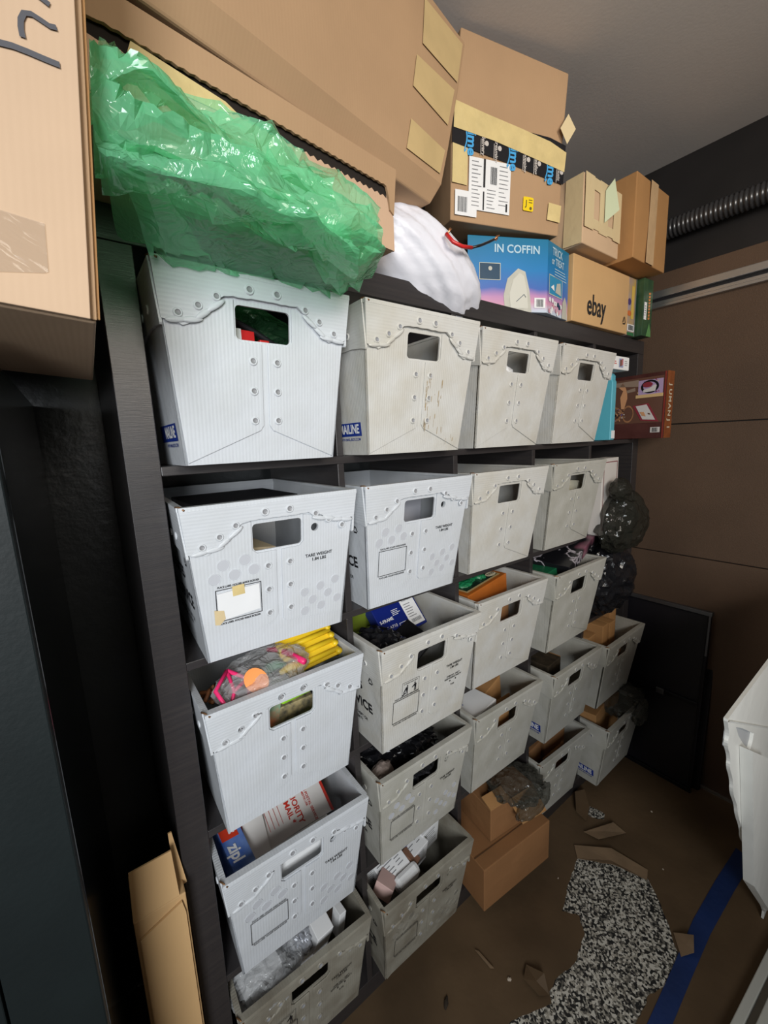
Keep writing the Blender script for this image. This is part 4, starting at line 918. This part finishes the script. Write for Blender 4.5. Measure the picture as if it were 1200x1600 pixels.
for cx, s_ in ((.090,'delivery'),(.130,'streaming'),(.222,'shopping'),(.258,'reading'),(.335,'music')):
    zc = .176 - (cx-.045)*.115; put_text(mb, s_, cx, zc+.008, .014, f, 1, ang=-PI/2); quad(mb, cx-.008, zc-.014, cx-.0065, zc+.022, f, 1); poly(mb, circ(cx+.010, zc+.014, .006, 10), f, 1)
mb.build('tape_print', [PB2, mat('pale_tape_print',(.55,.50,.46,1),.5)], BTP)
mb = MB(); f = lambda u, v: Vector((u, -.0050, v)); quad(mb,.050,.030,.178,.150,f); quad(mb,.010,.012,.075,.070,lambda u, v: Vector((u,-.0056,v))); SHL = mb.build('shipping_label', WHITE, t)
mb = MB(); f = lambda u, v: Vector((u, -.0062, v)); barcode(mb,.115,.095,.135,.135,f,0,4); quad(mb,.093,.085,.099,.150,f,0); quad(mb,.093,.032,.097,.075,f,0); barcode(mb,.018,.020,.045,.055,f,0,6)
lines(mb,.142,.045,.172,.145,10,.0014,f,1,5); lines(mb,.105,.035,.135,.085,6,.0014,f,1,6); lines(mb,.058,.035,.088,.145,12,.0016,f,1,8); quad(mb,.165,.036,.170,.055,f,0); mb.build('label_print', [BLACK, GREYINK], SHL)
mb = MB(); mb.prism([rrect(.222,.048,.256,.082,.004)], lambda u, v, o: Vector((u,-.0050-o,v)), .0004); YST = mb.build('yellow_sticker', mat('yellow_sticker',(.85,.60,.01,1),.4), t)
mb = MB(); f = lambda u, v: Vector((u, -.0062, v)); put_text(mb,'J',.232,.066,.020,f); lines(mb,.240,.066,.252,.078,2,.002,f,0,2); poly(mb,circ(.247,.055,.004,10),f,0); mb.build('sticker_mark', mat('sticker_ink',(.12,.09,.02,1),.5), YST)
mb = MB(); mb.prism([[(.350,.292),(.378,.262),(.352,.222),(.326,.255)]], lambda u, v, o: Vector((u,-.012-o,v)), .0006); mb.build('loose_tape_end', mat('pale_yellow_tape',(.72,.58,.34,1),.5), t)
# white carrier bag with wires
t = thing('carrier_bag', 'white plastic carrier bag lying on the shelf top between the cartons', 'bag', (.66,.03,zt), (0,0,0))
def fold(p, w_):
    q = p.x*2.2 + p.z*4.2
    return w_*(1 + .035*math.sin(q*2.3+p.y*2) + .016*math.sin(q*6.1+p.x*3) + .012*(1-2*abs(noise.noise(p*4))))
mb = MB(); blob(mb, (.020,.03,.058), (.200,.11,.098), (0,.36,0), .035, 1.6, 14, 5, taper=fold); blob(mb, (.02,.05,.145), (.06,.04,.035), (0,.2,.0), .10, 2.0, 15, 4)
o = mb.build('film', mat('white_bag_film',(.74,.74,.80,1),rough=.38,bump=.3,bscale=8,stretch=(1,1,3)), t)
for p_ in o.data.polygons: p_.use_smooth = True
wp = [at(697,365,y=-.062), at(708,378,y=-.075), at(722,385,y=-.080), at(737,387,y=-.080)]
tag(MB().tube(wp, .0042, 8).build('red_wire', RED), 'red sleeved wire poking out of the white carrier bag', 'wire')
wq = [at(737,387,y=-.080), at(752,383,y=-.080), at(764,378,y=-.080), at(772,374,y=-.080)]
t = thing('black_wire', 'black wire with a bare copper end, joined to the red one above the white bag', 'wire', wq[0]); 
MB().tube([q-wq[0] for q in wq], .0030, 8).build('sleeve', BLACKP, t)
mb = MB(); e = wq[-1]-wq[0]
for k in range(7): mb.tube([e, e+Vector((.011+.004*rr.random(), rr.uniform(-.006,.006), rr.uniform(.0,.012)))], .0013, 5)
mb.build('copper_strands', COPPER, t)
t = thing('bare_wire_end', 'frayed copper wire end at the left mouth of the white bag', 'wire', at(700,364,y=-.062)); mb = MB()
for k in range(7): mb.tube([(0,0,0), (.004+.006*rr.random(), rr.uniform(-.004,.004), rr.uniform(.004,.012))], .0013, 5)
mb.build('copper_strands', COPPER, t)
# black lettered cloth scrap behind the bag
t = thing('lettered_bag', 'black cloth item with grey lettering between the long carton and the taped carton', 'cloth bag', at(645,350,y=.02)+Vector((0,0,-.02)), (0,.0,-.2))
mb = MB(); blob(mb, (0,.02,0), (.065,.03,.035), (0,.35,0), .12, 2, 2, 4); mb.build('cloth', mat('black_cloth',(.012,.012,.012,1),.8), t)
mb = MB(); put_text(mb,'BUS',.005,.012,.026,lambda u, v: Vector((u,-.016,v)),ang=-.25,bold=.03); mb.build('lettering', mat('grey_lettering',(.22,.22,.23,1),.6), t)
# blue printed box, turned so a corner faces front
BLUEB = mat('blue_gradient_print', (.02,.22,.42,1), rough=.35)
def gradient(m):
    n = m.node_tree.nodes; L = m.node_tree.links; p = n['Principled BSDF']
    tc = n.new('ShaderNodeTexCoord'); sp = n.new('ShaderNodeSeparateXYZ'); L.new(tc.outputs['Object'], sp.inputs[0])
    nz = n.new('ShaderNodeTexNoise'); nz.inputs['Scale'].default_value = 7; L.new(tc.outputs['Object'], nz.inputs['Vector'])
    a = n.new('ShaderNodeMath'); a.operation = 'MULTIPLY_ADD'; a.inputs[1].default_value = .04; L.new(nz.outputs[0], a.inputs[0]); L.new(sp.outputs[2], a.inputs[2])
    b = n.new('ShaderNodeMath'); b.operation = 'DIVIDE'; b.inputs[1].default_value = .22; L.new(a.outputs[0], b.inputs[0])
    r = n.new('ShaderNodeValToRGB'); e = r.color_ramp.elements; e[0].position = .10; e[0].color = (.55,.62,.72,1); e[1].position = 1; e[1].color = (.01,.17,.30,1)
    for pos, c in ((.20,(.62,.30,.42,1)),(.28,(.50,.25,.45,1)),(.38,(.06,.14,.45,1)),(.62,(.02,.20,.48,1))): q = e.new(pos); q.color = c
    L.new(b.outputs[0], r.inputs[0]); L.new(r.outputs[0], p.inputs['Base Color'])
gradient(BLUEB)
cB = Vector((1.122,-.020,zt)); yB = -.30
# left long face runs back-left from the corner, short face runs back-right
ul = Vector((-.78,.62,0)).normalized(); us = Vector((.145,.022,0)).normalized()
ul = Vector((-.905,.425,0)).normalized(); us = Vector((.98,.12,0)).normalized()
hB = .200; Ll, Ls = .25, .145
t = thing('printed_blue_box', 'blue printed box with a grey device pictured, on the shelf top beside the white bag', 'box', cB)
P = [Vector((0,0,0)), us*Ls, us*Ls+Vector((-.02,.22,0)), ul*Ll+Vector((.02,.10,0)), ]
P = [Vector((0,0,0)), us*Ls, us*Ls+Vector((-.03,.16,0)), ul*Ll]
mb = MB().hexa([ul*Ll, Vector((0,0,0)), us*Ls, us*Ls+ul*Ll*.5+Vector((0,.12,0))] + [q+Vector((0,0,hB)) for q in [ul*Ll, Vector((0,0,0)), us*Ls, us*Ls+ul*Ll*.5+Vector((0,.12,0))]]); mb.build('body', BLUEB, t, bevel=.0015)
nl = Vector((-ul.y*-1, ul.x, 0)); nl = Vector((-.425,-.905,0)).normalized(); ns = Vector((.12,-.98,0)).normalized()
fl = lambda e: (lambda u, v: -ul*(u) + nl*e + Vector((0,0,v)))      # u negative to the left of the corner
fs = lambda e: (lambda u, v: us*u + ns*e + Vector((0,0,v)))
SIV = mat('silver_outline',(.45,.62,.72,1),.4); DEV = mat('device_grey',(.50,.49,.42,1),.5,var=.1,vscale=40)
mb = MB(); put_text(mb,'IN COFFIN',-.098,.168,.030,fl(.0012),0,bold=.02); mb.build('title_lettering', SIV, t); mb = MB(); put_text(mb,'TRICK',.062,.176,.030,fs(.0012),0,bold=.02,sx=.8); mb.build('title_lettering', SIV, t); mb = MB(); put_text(mb,'or TREAT',.066,.150,.028,fs(.0012),0,bold=.02,sx=.7); lines(mb,.045,.105,.130,.135,4,.0022,fs(.0012),0,5); mb.build('lettering', SIV, t)
mb = MB(); f = fl(.0012); frame(mb,-.215,.085,-.150,.130,.0015,f,1); quad(mb,-.2135,.0865,-.1515,.1285,f,2); poly(mb,circ(-.182,.115,.006,10),fl(.0020),0)
P = [(-.135,.0),(-.140,.045),(-.128,.090),(-.095,.118),(-.072,.110),(-.058,.060),(-.050,.0)]; poly(mb,P,f,0); P = [(-.118,.01),(-.122,.05),(-.110,.088),(-.090,.106),(-.076,.098),(-.066,.055),(-.062,.01)]; poly(mb,P,fl(.0020),3)
mb.tube([fl(.003)(-.100,.028), fl(.003)(-.076,.048), fl(.003)(-.070,.040)], .0008, 5, 2)
quad(mb,-.042,.012,-.006,.040,fl(.0020),4); barcode(mb,-.036,.015,-.012,.036,fl(.0028),5,4)
f = fs(.0012); frame(mb,.010,.055,.100,.110,.002,f,1); quad(mb,.012,.057,.098,.108,f,6); poly(mb,[(.02,.075),(.045,.068),(.040,.086)],fs(.0020),4); poly(mb,[(.05,.066),(.09,.062),(.085,.098),(.06,.092)],fs(.0020),0); poly(mb,[(.100,.0),(.102,.045),(.118,.066),(.132,.045),(.138,.0)],fs(.0020),0)
for k in range(14): poly(mb,circ(.012+.006*k+rr.uniform(-.003,.003),.022+rr.uniform(-.015,.02),.007,8),fs(.0022),rr.choice((4,4,7,2)))
mb.build('cover_art', [DEV, mat('pale_frame',(.62,.60,.45,1),.5), mat('deep_teal',(.01,.05,.10,1),.4), mat('device_face',(.58,.57,.50,1),.5), WHITE, BLACK, mat('art_blue',(.03,.25,.45,1),.4), mat('art_pink',(.60,.30,.36,1),.5)], t)
# plain carton with lower-case logo
t = carton('logo_carton', 'flat tan carton with small black lower-case logo next to the blue box', 'box', (1.273,-.014,zt), -.012, .376, .30, .200, CBY, seed=33, bulge=.002)
mb = MB(); put_text(mb,'ebay',.145,.060,.092,FR(.0035),bold=.012,sx=.72)
f = FR(.0035)
for k in range(3):
    a = k*2*PI/3+PI/2; c1 = (.345+.013*math.cos(a), .042+.018*math.sin(a)); a2 = a+2*PI/3; c2 = (.345+.013*math.cos(a2), .042+.018*math.sin(a2)); dx, dy = c2[0]-c1[0], c2[1]-c1[1]; l = math.hypot(dx,dy); nx, ny = -dy/l*.0017, dx/l*.0017
    mb.add([f(c1[0]+dx*.1+nx,c1[1]+dy*.1+ny),f(c1[0]+dx*.1-nx,c1[1]+dy*.1-ny),f(c1[0]+dx*.85-nx,c1[1]+dy*.85-ny),f(c1[0]+dx*.85+nx,c1[1]+dy*.85+ny)],[(0,1,2,3)])
mb.build('printed_logo', BLACK, t)
# upright game boxes at the end
ART1 = mat('art_lilac_yellow',(.30,.25,.32,1),.4,var=.5,vscale=14,col2=(.50,.32,.06,1))
t = thing('game_box', 'thin game box with an orange and lilac cover beside the logo carton', 'game', (1.657,-.014,zt), (0,0,-.02)); MB().box((0,0,0),(.058,.25,.203)).build('body', ART1, t, bevel=.0015)
mb = MB(); f = FR(.0008); quad(mb,.024,.060,.044,.175,f,0); poly(mb,circ(.010,.118,.012,14),f,1); poly(mb,circ(.012,.078,.016,14,.010),f,2); quad(mb,.001,.016,.057,.040,f,3); barcode(mb,.008,.019,.048,.037,FR(.0014),4,4); quad(mb,.001,.0,.057,.012,f,5); quad(mb,.053,.0,.0575,.203,FR(.0016),6)
mb.build('cover_art', [mat('art_yellow',(.62,.42,.08,1),.5), mat('art_violet',(.05,.02,.14,1),.4), mat('art_orange',(.55,.14,.03,1),.5), WHITE, BLACK, mat('art_green',(.03,.14,.05,1),.5), SIL], t)
t = thing('game_box', 'thin dark green game box at the outer right end of the shelf top', 'game', (1.722,-.040,zt), (0,0,-.05)); MB().box((0,0,0),(.070,.25,.204)).build('body', mat('art_dark_green',(.012,.05,.025,1),.35,var=.5,vscale=18,col2=(.05,.10,.04,1)), t, bevel=.0015)
mb = MB(); f = FR(.0008); put_text(mb,'JUNGLE',.040,.125,.030,f,0,ang=-PI/2,bold=.04); quad(mb,.006,.058,.026,.120,f,1); lines(mb,.010,.07,.024,.11,5,.003,FR(.0014),2,4); poly(mb,[(.03,.0),(.05,.05),(.065,.02),(.068,.0)],f,3)
mb = MB()
quad(mb,.006,.058,.026,.120,f,1); lines(mb,.010,.07,.024,.11,5,.003,FR(.0014),2,4); poly(mb,[(.03,.0),(.05,.05),(.065,.02),(.068,.0)],f,3)
for k in range(9): poly(mb,[(.036,.155-.011*k),(.052,.158-.011*k),(.050,.150-.011*k),(.038,.148-.011*k)],f,0)
mb.build('cover_art', [mat('art_orange2',(.62,.22,.06,1),.5), WHITE, GREYINK, mat('art_leaf',(.10,.25,.08,1),.5)], t)
# two small cartons on the logo carton
t = carton('small_carton', 'small tan carton with yellow tape and a sticking-up tape end, on the logo carton', 'box', (1.250,-.052,2.0595), -.005, .225, .16, .192, CBL, seed=35)
mb = MB()
for x0, x1 in ((.0,.052),(.085,.140),(.175,.223)): mb.prism([[(x0,.045),(x1,.045),(x1,.192),(x0,.192)]], lambda u, v, o: Vector((u,-.0048-o,v)), .0004)
mb.prism([[(.0,.050),(.222,.050),(.222,.078),(.0,.078)]], lambda u, v, o: Vector((u,-.0044-o,v)), .0003); mb.prism([[(0,.160),(.222,.150),(.222,.190),(0,.190)]], lambda u, v, o: Vector((u,-.0044-o,v)), .0003)
mb.prism([[(-.06,.004),(.0,.0),(.0,.19),(-.055,.19)]], lambda u, v, o: Vector((-.0048-o,-u,v)), .0004)
mb.build('masking_tape', mat('pale_masking_tape',(.66,.52,.30,1),.45,bump=.2,bscale=25), t)
mb = MB(); mb.prism([[(.0,.0),(.034,.030),(.020,.120),(.0,.090)]], lambda u, v, o: Vector((.112+u*.8,-.008-u*.9-o,.080+v)), .0005); mb.build('loose_tape_end', mat('greenish_tape',(.50,.55,.36,1),.5), t)
t = carton('small_carton', 'orange-brown small carton with a vertical tape strip, at the right end over the game boxes', 'box', (1.500,-.090,2.0595), .0, .256, .20, .255, CBO, seed=36)
mb = MB(); mb.prism([[(.085,.0),(.145,.0),(.150,.255),(.095,.255)]], lambda u, v, o: Vector((u,-.0052-o,v)), .0004); mb.build('packing_tape', TAPEB, t)
mb = MB(); mb.prism([[(.09,.255),(.25,.245),(.24,.262),(.16,.275),(.10,.268)]], lambda u, v, o: Vector((u,.02+o+.1*(v-.25),v)), .003); mb.build('torn_flap', BROWNB, t)

# green air-cushion film spilling off the shelf top
GREEN = film('green_film', (.28, .80, .46, 1), clear=.48, rough=.13, bscale=24, bump=.45)
t = thing('green_film_heap', 'big heap of crumpled translucent green plastic film spilling over the shelf top', 'plastic film', (.18,-.2,zt), (0,0,0))
GO = Vector((.18,-.2,zt))
def ribbon(mb, top, bot, y0, y1, seed, nx=34, nz=10, amp=.024, f=8.0):
    '''loose crumpled layer of film between two edges'''
    r = random.Random(seed); V = []
    def along(P, t):
        t *= len(P)-1; i = min(int(t), len(P)-2); k = t-i; return (P[i][0]*(1-k)+P[i+1][0]*k, P[i][1]*(1-k)+P[i+1][1]*k)
    for j in range(nz+1):
        for i in range(nx+1):
            a = (i + (r.uniform(-.38,.38) if 0 < i < nx else 0))/nx; b = (j + (r.uniform(-.38,.38) if 0 < j < nz else 0))/nz
            p0 = along(top, a); p1 = along(bot, a); e = r.uniform(-9,9) if j in (0, nz) else 0
            px, py = p0[0]*(1-b)+p1[0]*b + e*.4, p0[1]*(1-b)+p1[1]*b + e
            y = y0 + (y1-y0)*b - .030*math.sin(PI*b)
            base = at(px, py, y=y); q = base*f + Vector((seed*3.3, seed*1.7, 0)); q = Vector((q.x*.8+q.z*.75, q.y, q.z*1.5-q.x*.2))
            k = amp*(1-2.6*abs(noise.noise(q))) + amp*.6*(1-2.4*abs(noise.noise(q*2.1+Vector((9,1,4)))))
            V.append(base + Vector((0, -k, k*.25)) - GO)
    F = []
    for j in range(nz):
        for i in range(nx):
            a, b, c, d = j*(nx+1)+i, j*(nx+1)+i+1, (j+1)*(nx+1)+i+1, (j+1)*(nx+1)+i
            F += ([(a,b,c),(a,c,d)] if r.random() < .5 else [(a,b,d),(b,c,d)])
    mb.add(V, F, 0)
heap = MB()
ribbon(heap, [(142,112),(190,98),(280,148),(400,222),(510,288),(575,345)], [(140,215),(220,225),(300,255),(400,315),(500,385),(580,400)], -.20, -.23, 1)
ribbon(heap, [(140,122),(190,108),(262,138),(330,185),(420,245),(500,300)], [(142,170),(210,180),(290,210),(360,260),(440,310),(520,350)], -.235, -.255, 2)
ribbon(heap, [(142,168),(230,188),(330,228),(430,285),(520,325),(583,350)], [(150,300),(240,285),(330,330),(430,385),(510,410),(586,410)], -.25, -.245, 3)
ribbon(heap, [(145,210),(220,240),(300,280),(390,320),(470,350),(545,375)], [(160,315),(225,335),(310,350),(400,372),(480,398),(560,440)], -.27, -.24, 4)
ribbon(heap, [(148,235),(190,280),(270,320),(370,345),(470,368),(588,392)], [(190,372),(262,425),(345,436),(430,446),(510,470),(556,452)], -.19, -.085, 5, amp=.018)
ribbon(heap, [(150,205),(170,225),(190,240)], [(228,402),(262,410),(330,415)], -.235, -.12, 6, nx=10, nz=20, amp=.018)
ribbon(heap, [(470,350),(520,370),(560,372),(592,392)], [(480,405),(520,450),(548,456),(586,425)], -.225, -.17, 7, nx=12, nz=8)
heap.build('film', GREEN, t)
mb = MB(); blob(mb, loc_in(1,1,.02,.18,.262), (.12,.06,.05), (0,.1,0), .26, 2.4, 31, 4)
tag(mb.build('green_film_bag', film('dark_green_film',(.05,.16,.07,1),clear=.35,rough=.12,bscale=20,bump=.9)), 'darker green film stuffed into the top of the nearest tote', 'plastic film')

# ================================================================== LEFT: cabinet, big carton, tall carton in the gap
t = thing('black_cabinet', 'tall glossy black cabinet standing at the left edge, a gap away from the shelf', 'cabinet', (-.12,-.23,0))
GLB = mat('gloss_black_panel', (.009, .011, .012, 1), rough=.16, var=.2, vscale=3, bump=.03, bscale=12, spec=.6)
MBX = mat('satin_black_door', (.009, .013, .0135, 1), rough=.5, var=.3, vscale=6, bump=.04, bscale=140, spec=.22)
MB().box((-.60,.020,0),(0,.64,1.597)).build('carcass', GLB, t, bevel=.002)
MB().box((-.079,0,.05),(-.0005,.019,1.597)).build('door_stile', MBX, t, bevel=.0015)
MB().box((-.60,0,.05),(-.081,.019,1.597)).build('door', MBX, t, bevel=.0015)
t = thing('big_marked_carton', 'large pale brown carton with grey marker strokes at the top left corner', 'box', (-.031,-.325,1.5995), (0,.086,-.02))
LIGHTCB = cardboard('cardboard_pale', (.55,.385,.255,1))
MB().box((-.48,.006,0),(0,.345,.60)).build('body', LIGHTCB, t, bevel=.002)
for k, (x1, y0, y1) in enumerate([(-.004,-.006,-.001),(.0005,.0005,.003),(.003,.004,.0065)]):
    MB().box((-.48,y0,.0015*k),(x1,y1,.60)).build('front_flap', [LIGHTCB, CB, CBO][k], t, bevel=.0008)
mb = MB(); q0 = Vector((-.031,-.331,1.5995)); RB = Euler((0,.086,-.02)).to_matrix().inverted()
def onbox(px, py, e=.0):
    p_ = at(px, py, y=-.331-.0); l = RB @ (p_-q0); return Vector((l.x, -.0065-e, l.z))
def stroke(mb, pts, w0):
    P = [onbox(x, y, .001) for x, y in pts]; V = []
    for i, p_ in enumerate(P):
        d_ = (P[min(i+1,len(P)-1)]-P[max(i-1,0)]).normalized(); nn = Vector((-d_.z,0,d_.x))*w0/2; V += [p_+nn, p_-nn]
    mb.add(V, [(2*i,2*i+1,2*i+3,2*i+2) for i in range(len(P)-1)])
stroke(mb, [(-6,66),(20,73),(45,83),(70,94),(94,104)], .0042); stroke(mb, [(36,60),(33,45),(33,32),(38,22),(50,24),(65,34),(78,43),(89,46)], .0036); stroke(mb, [(58,-6),(68,2),(78,10)], .0036)
mb.build('marker_stroke', mat('grey_marker',(.07,.07,.08,1),.5), t)
mb = MB(); P = [onbox(x,y,.0008) for x,y in [(-8,325),(70,350),(76,425),(70,427),(-8,424)]]; mb.add(P,[(0,1,2,3,4)]); mb.build('clear_tape', CLEAR, t)
# tall thin carton in the gap
t = thing('tall_narrow_carton', 'tall narrow tan carton standing in the gap between the cabinet and the shelf', 'box', (-.090,-.040,0), (0,0,0))
MB().box((.004,.0,0),(.086,.10,.70)).build('body', CBY, t, bevel=.002)
mb = MB(); mb.prism([[(.010,.0),(.082,.0),(.082,.665),(.078,.690),(.010,.665)]], lambda u, v, o: Vector((u,-.001-o,v)), .004); mb.build('inner_panel', CBY, t)
mb = MB(); mb.prism([[(.0,.0),(.072,.0),(.070,.078),(.004,.078)]], lambda u, v, o: Vector((u+.004, .004+v*.25-o, .700+v)), .003); mb.build('top_flap', CBY, t)
mb = MB(); mb.prism([[(.0,.0),(.018,.0),(.006,.10),(.0,.10)]], lambda u, v, o: Vector((u+.0745, .03+v*.2-o, .690+v)), .003); mb.build('side_flap', CBY, t)

# ================================================================== RIGHT WALL
t = thing('metal_rail', 'long silver metal rail fixed along the brown right wall', 'rail', (XR,-.5,1.970)); 
MB().box((-.022,-1.0,0),(-.001,.90,.012)).box((-.012,-1.0,.012),(-.001,.90,.026)).box((-.026,-1.0,.036),(-.001,.90,.062)).build('track', METAL, t, bevel=.002)
MB().box((-.008,-1.0,.026),(-.001,.90,.036)).build('slot', BLACK, t)
t = thing('corrugated_pipe', 'ribbed black pipe running along the top of the right wall', 'pipe', (XR-.045,-.6,2.235)); pts = []; rs = []
for i in range(520):
    y = -.75 + 1.75*i/519; pts.append((0, y, .0)); rs.append(.033 + .0026*math.sin(i*2*PI/4))
MB().tube(pts, rs, 16).build('hose', mat('black_ribbed',(.035,.035,.037,1),rough=.28,spec=.7), t)
for k in range(2):
    MB().box((-.002,.18-.9*k,-.040),(.043,.20-.9*k,.040)).build('clip', BLACKP, t)
# leaning black folding panel
t = thing('black_folding_panel', 'black folding panel with a metal top edge leaning on the brown wall', 'panel', (1.800,-.300,0), (0,.075,-.02))
KB = mat('dark_vinyl', (.010,.009,.013,1), rough=.45, bump=.1, bscale=80)
MB().box((.012,.004,.01),(.038,.42,.385)).box((.012,.004,.39),(.038,.42,.760)).build('panels', KB, t, bevel=.003)
MB().box((.0,.0,.0),(.012,.012,.772)).box((.0,.012,.0),(.012,.42,.018)).box((.0,.012,.378),(.012,.42,.396)).build('frame', mat('black_metal',(.018,.018,.022,1),rough=.3,metal=.6), t, bevel=.002)
MB().box((-.001,-.001,.764),(.030,.42,.780)).box((-.003,.0,.60),(.0,.008,.766)).build('metal_edge', mat('dull_metal',(.16,.16,.17,1),rough=.35,metal=.8), t, bevel=.002)
MB().box((-.008,.13,.375),(.0,.16,.40)).build('latch', mat('dull_metal',(.16,.16,.17,1)), t, bevel=.002)
MB().box((.040,-.016,.004),(.062,.40,.775)).build('back_panel', KB, t, bevel=.003)
tag(MB().box((XR-.012,-1.4,.0),(XR-.001,-.30,.010)).build('floor_strip', METAL), 'thin metal strip along the foot of the brown right wall', 'strip')

# white wavy-edged wrapped stack close to the camera at the right
WS = mat('white_foam_sheet', (.74,.74,.70,1), rough=.5, bump=.25, bscale=16)
t = thing('foam_sheet_stack', 'white sheet stack with a wavy edge and a slot hole, nearest on the right', 'packing foam', (.783,-.60,0))
E1 = [(1137,1128),(1140,1150),(1136,1163),(1142,1185),(1140,1200),(1146,1220),(1145,1240),(1152,1258),(1153,1275),(1160,1295),(1160,1312),(1166,1320),(1164,1335),(1170,1352),(1180,1378),(1170,1388),(1186,1400),(1200,1440)]
for _ in range(2):
    E1 = [E1[0]] + [q for a, b in zip(E1, E1[1:]) for q in ((a[0]*.75+b[0]*.25, a[1]*.75+b[1]*.25), (a[0]*.25+b[0]*.75, a[1]*.25+b[1]*.75))] + [E1[-1]]
E1 = [at(x, y, y=-.60) for x, y in E1]; E1 = [(p_.x-.783, p_.z) for p_ in E1]; E1 = [p_ for p_ in E1 if p_[1] > .004] + [(.66,.003)]
slot = [at(x, y, y=-.60) for x, y in [(1150,1136),(1160,1138),(1178,1146),(1176,1158),(1172,1172),(1162,1163),(1154,1150)]]; slot = [(p_.x-.783, p_.z) for p_ in slot]
mb = MB(); mb.prism([E1 + [(.95,.003),(.95,.995),(.0,.993)], slot], lambda u, v, o: Vector((u,o,v)), .006); mb.build('front_sheet', WS, t)
q = [at(x, y, y=-.62) for x, y in [(1176,1174),(1203,1186),(1290,1260),(1290,1420),(1203,1425),(1178,1385)]]
mb = MB(); mb.prism([[(min(p_.x-.783,1.0), max(p_.z,.03)) for p_ in q]], lambda u, v, o: Vector((u,-.0005-o,v)), .020); mb.build('raised_panel', WS, t, bevel=.006)
mb = MB(); mb.prism([[(.018,.975),(.018,.93),(.09,.86),(.74,.06),(.95,.06),(.95,.980),(.018,.980)]], lambda u, v, o: Vector((u,.0062+o,v)), .0012); mb.build('backing_sheet', mat('grey_foam',(.45,.46,.47,1),.6), t)
q = [at(x, y, y=-.60) for x, y in [(1137,1128),(1212,1140),(1230,1146)]]
mb = MB(); V = [(p_.x-.783,-.001,p_.z) for p_ in q]; mb.add(V + [(x,-.0035,z+.004) for x,y,z in V], [(0,1,4,3),(1,2,5,4)]); mb.build('top_fold', WS, t)
t = thing('white_floor_frame', 'pale metal frame rail on the floor in the lower right corner', 'frame', (.95,-.602,0), (0,0,-.066))
MB().box((0,-.020,0),(.85,0,.022)).build('rail', mat('pale_frame_paint',(.55,.55,.50,1),.4), t, bevel=.002); MB().box((0,-.036,0),(.85,-.0205,.010)).build('lower_rail', mat('grey_frame_paint',(.20,.18,.15,1),.5), t); MB().box((0,-.12,0),(.85,-.0365,.030)).build('tread', mat('pale_frame_paint',(.55,.55,.50,1),.4), t, bevel=.002)
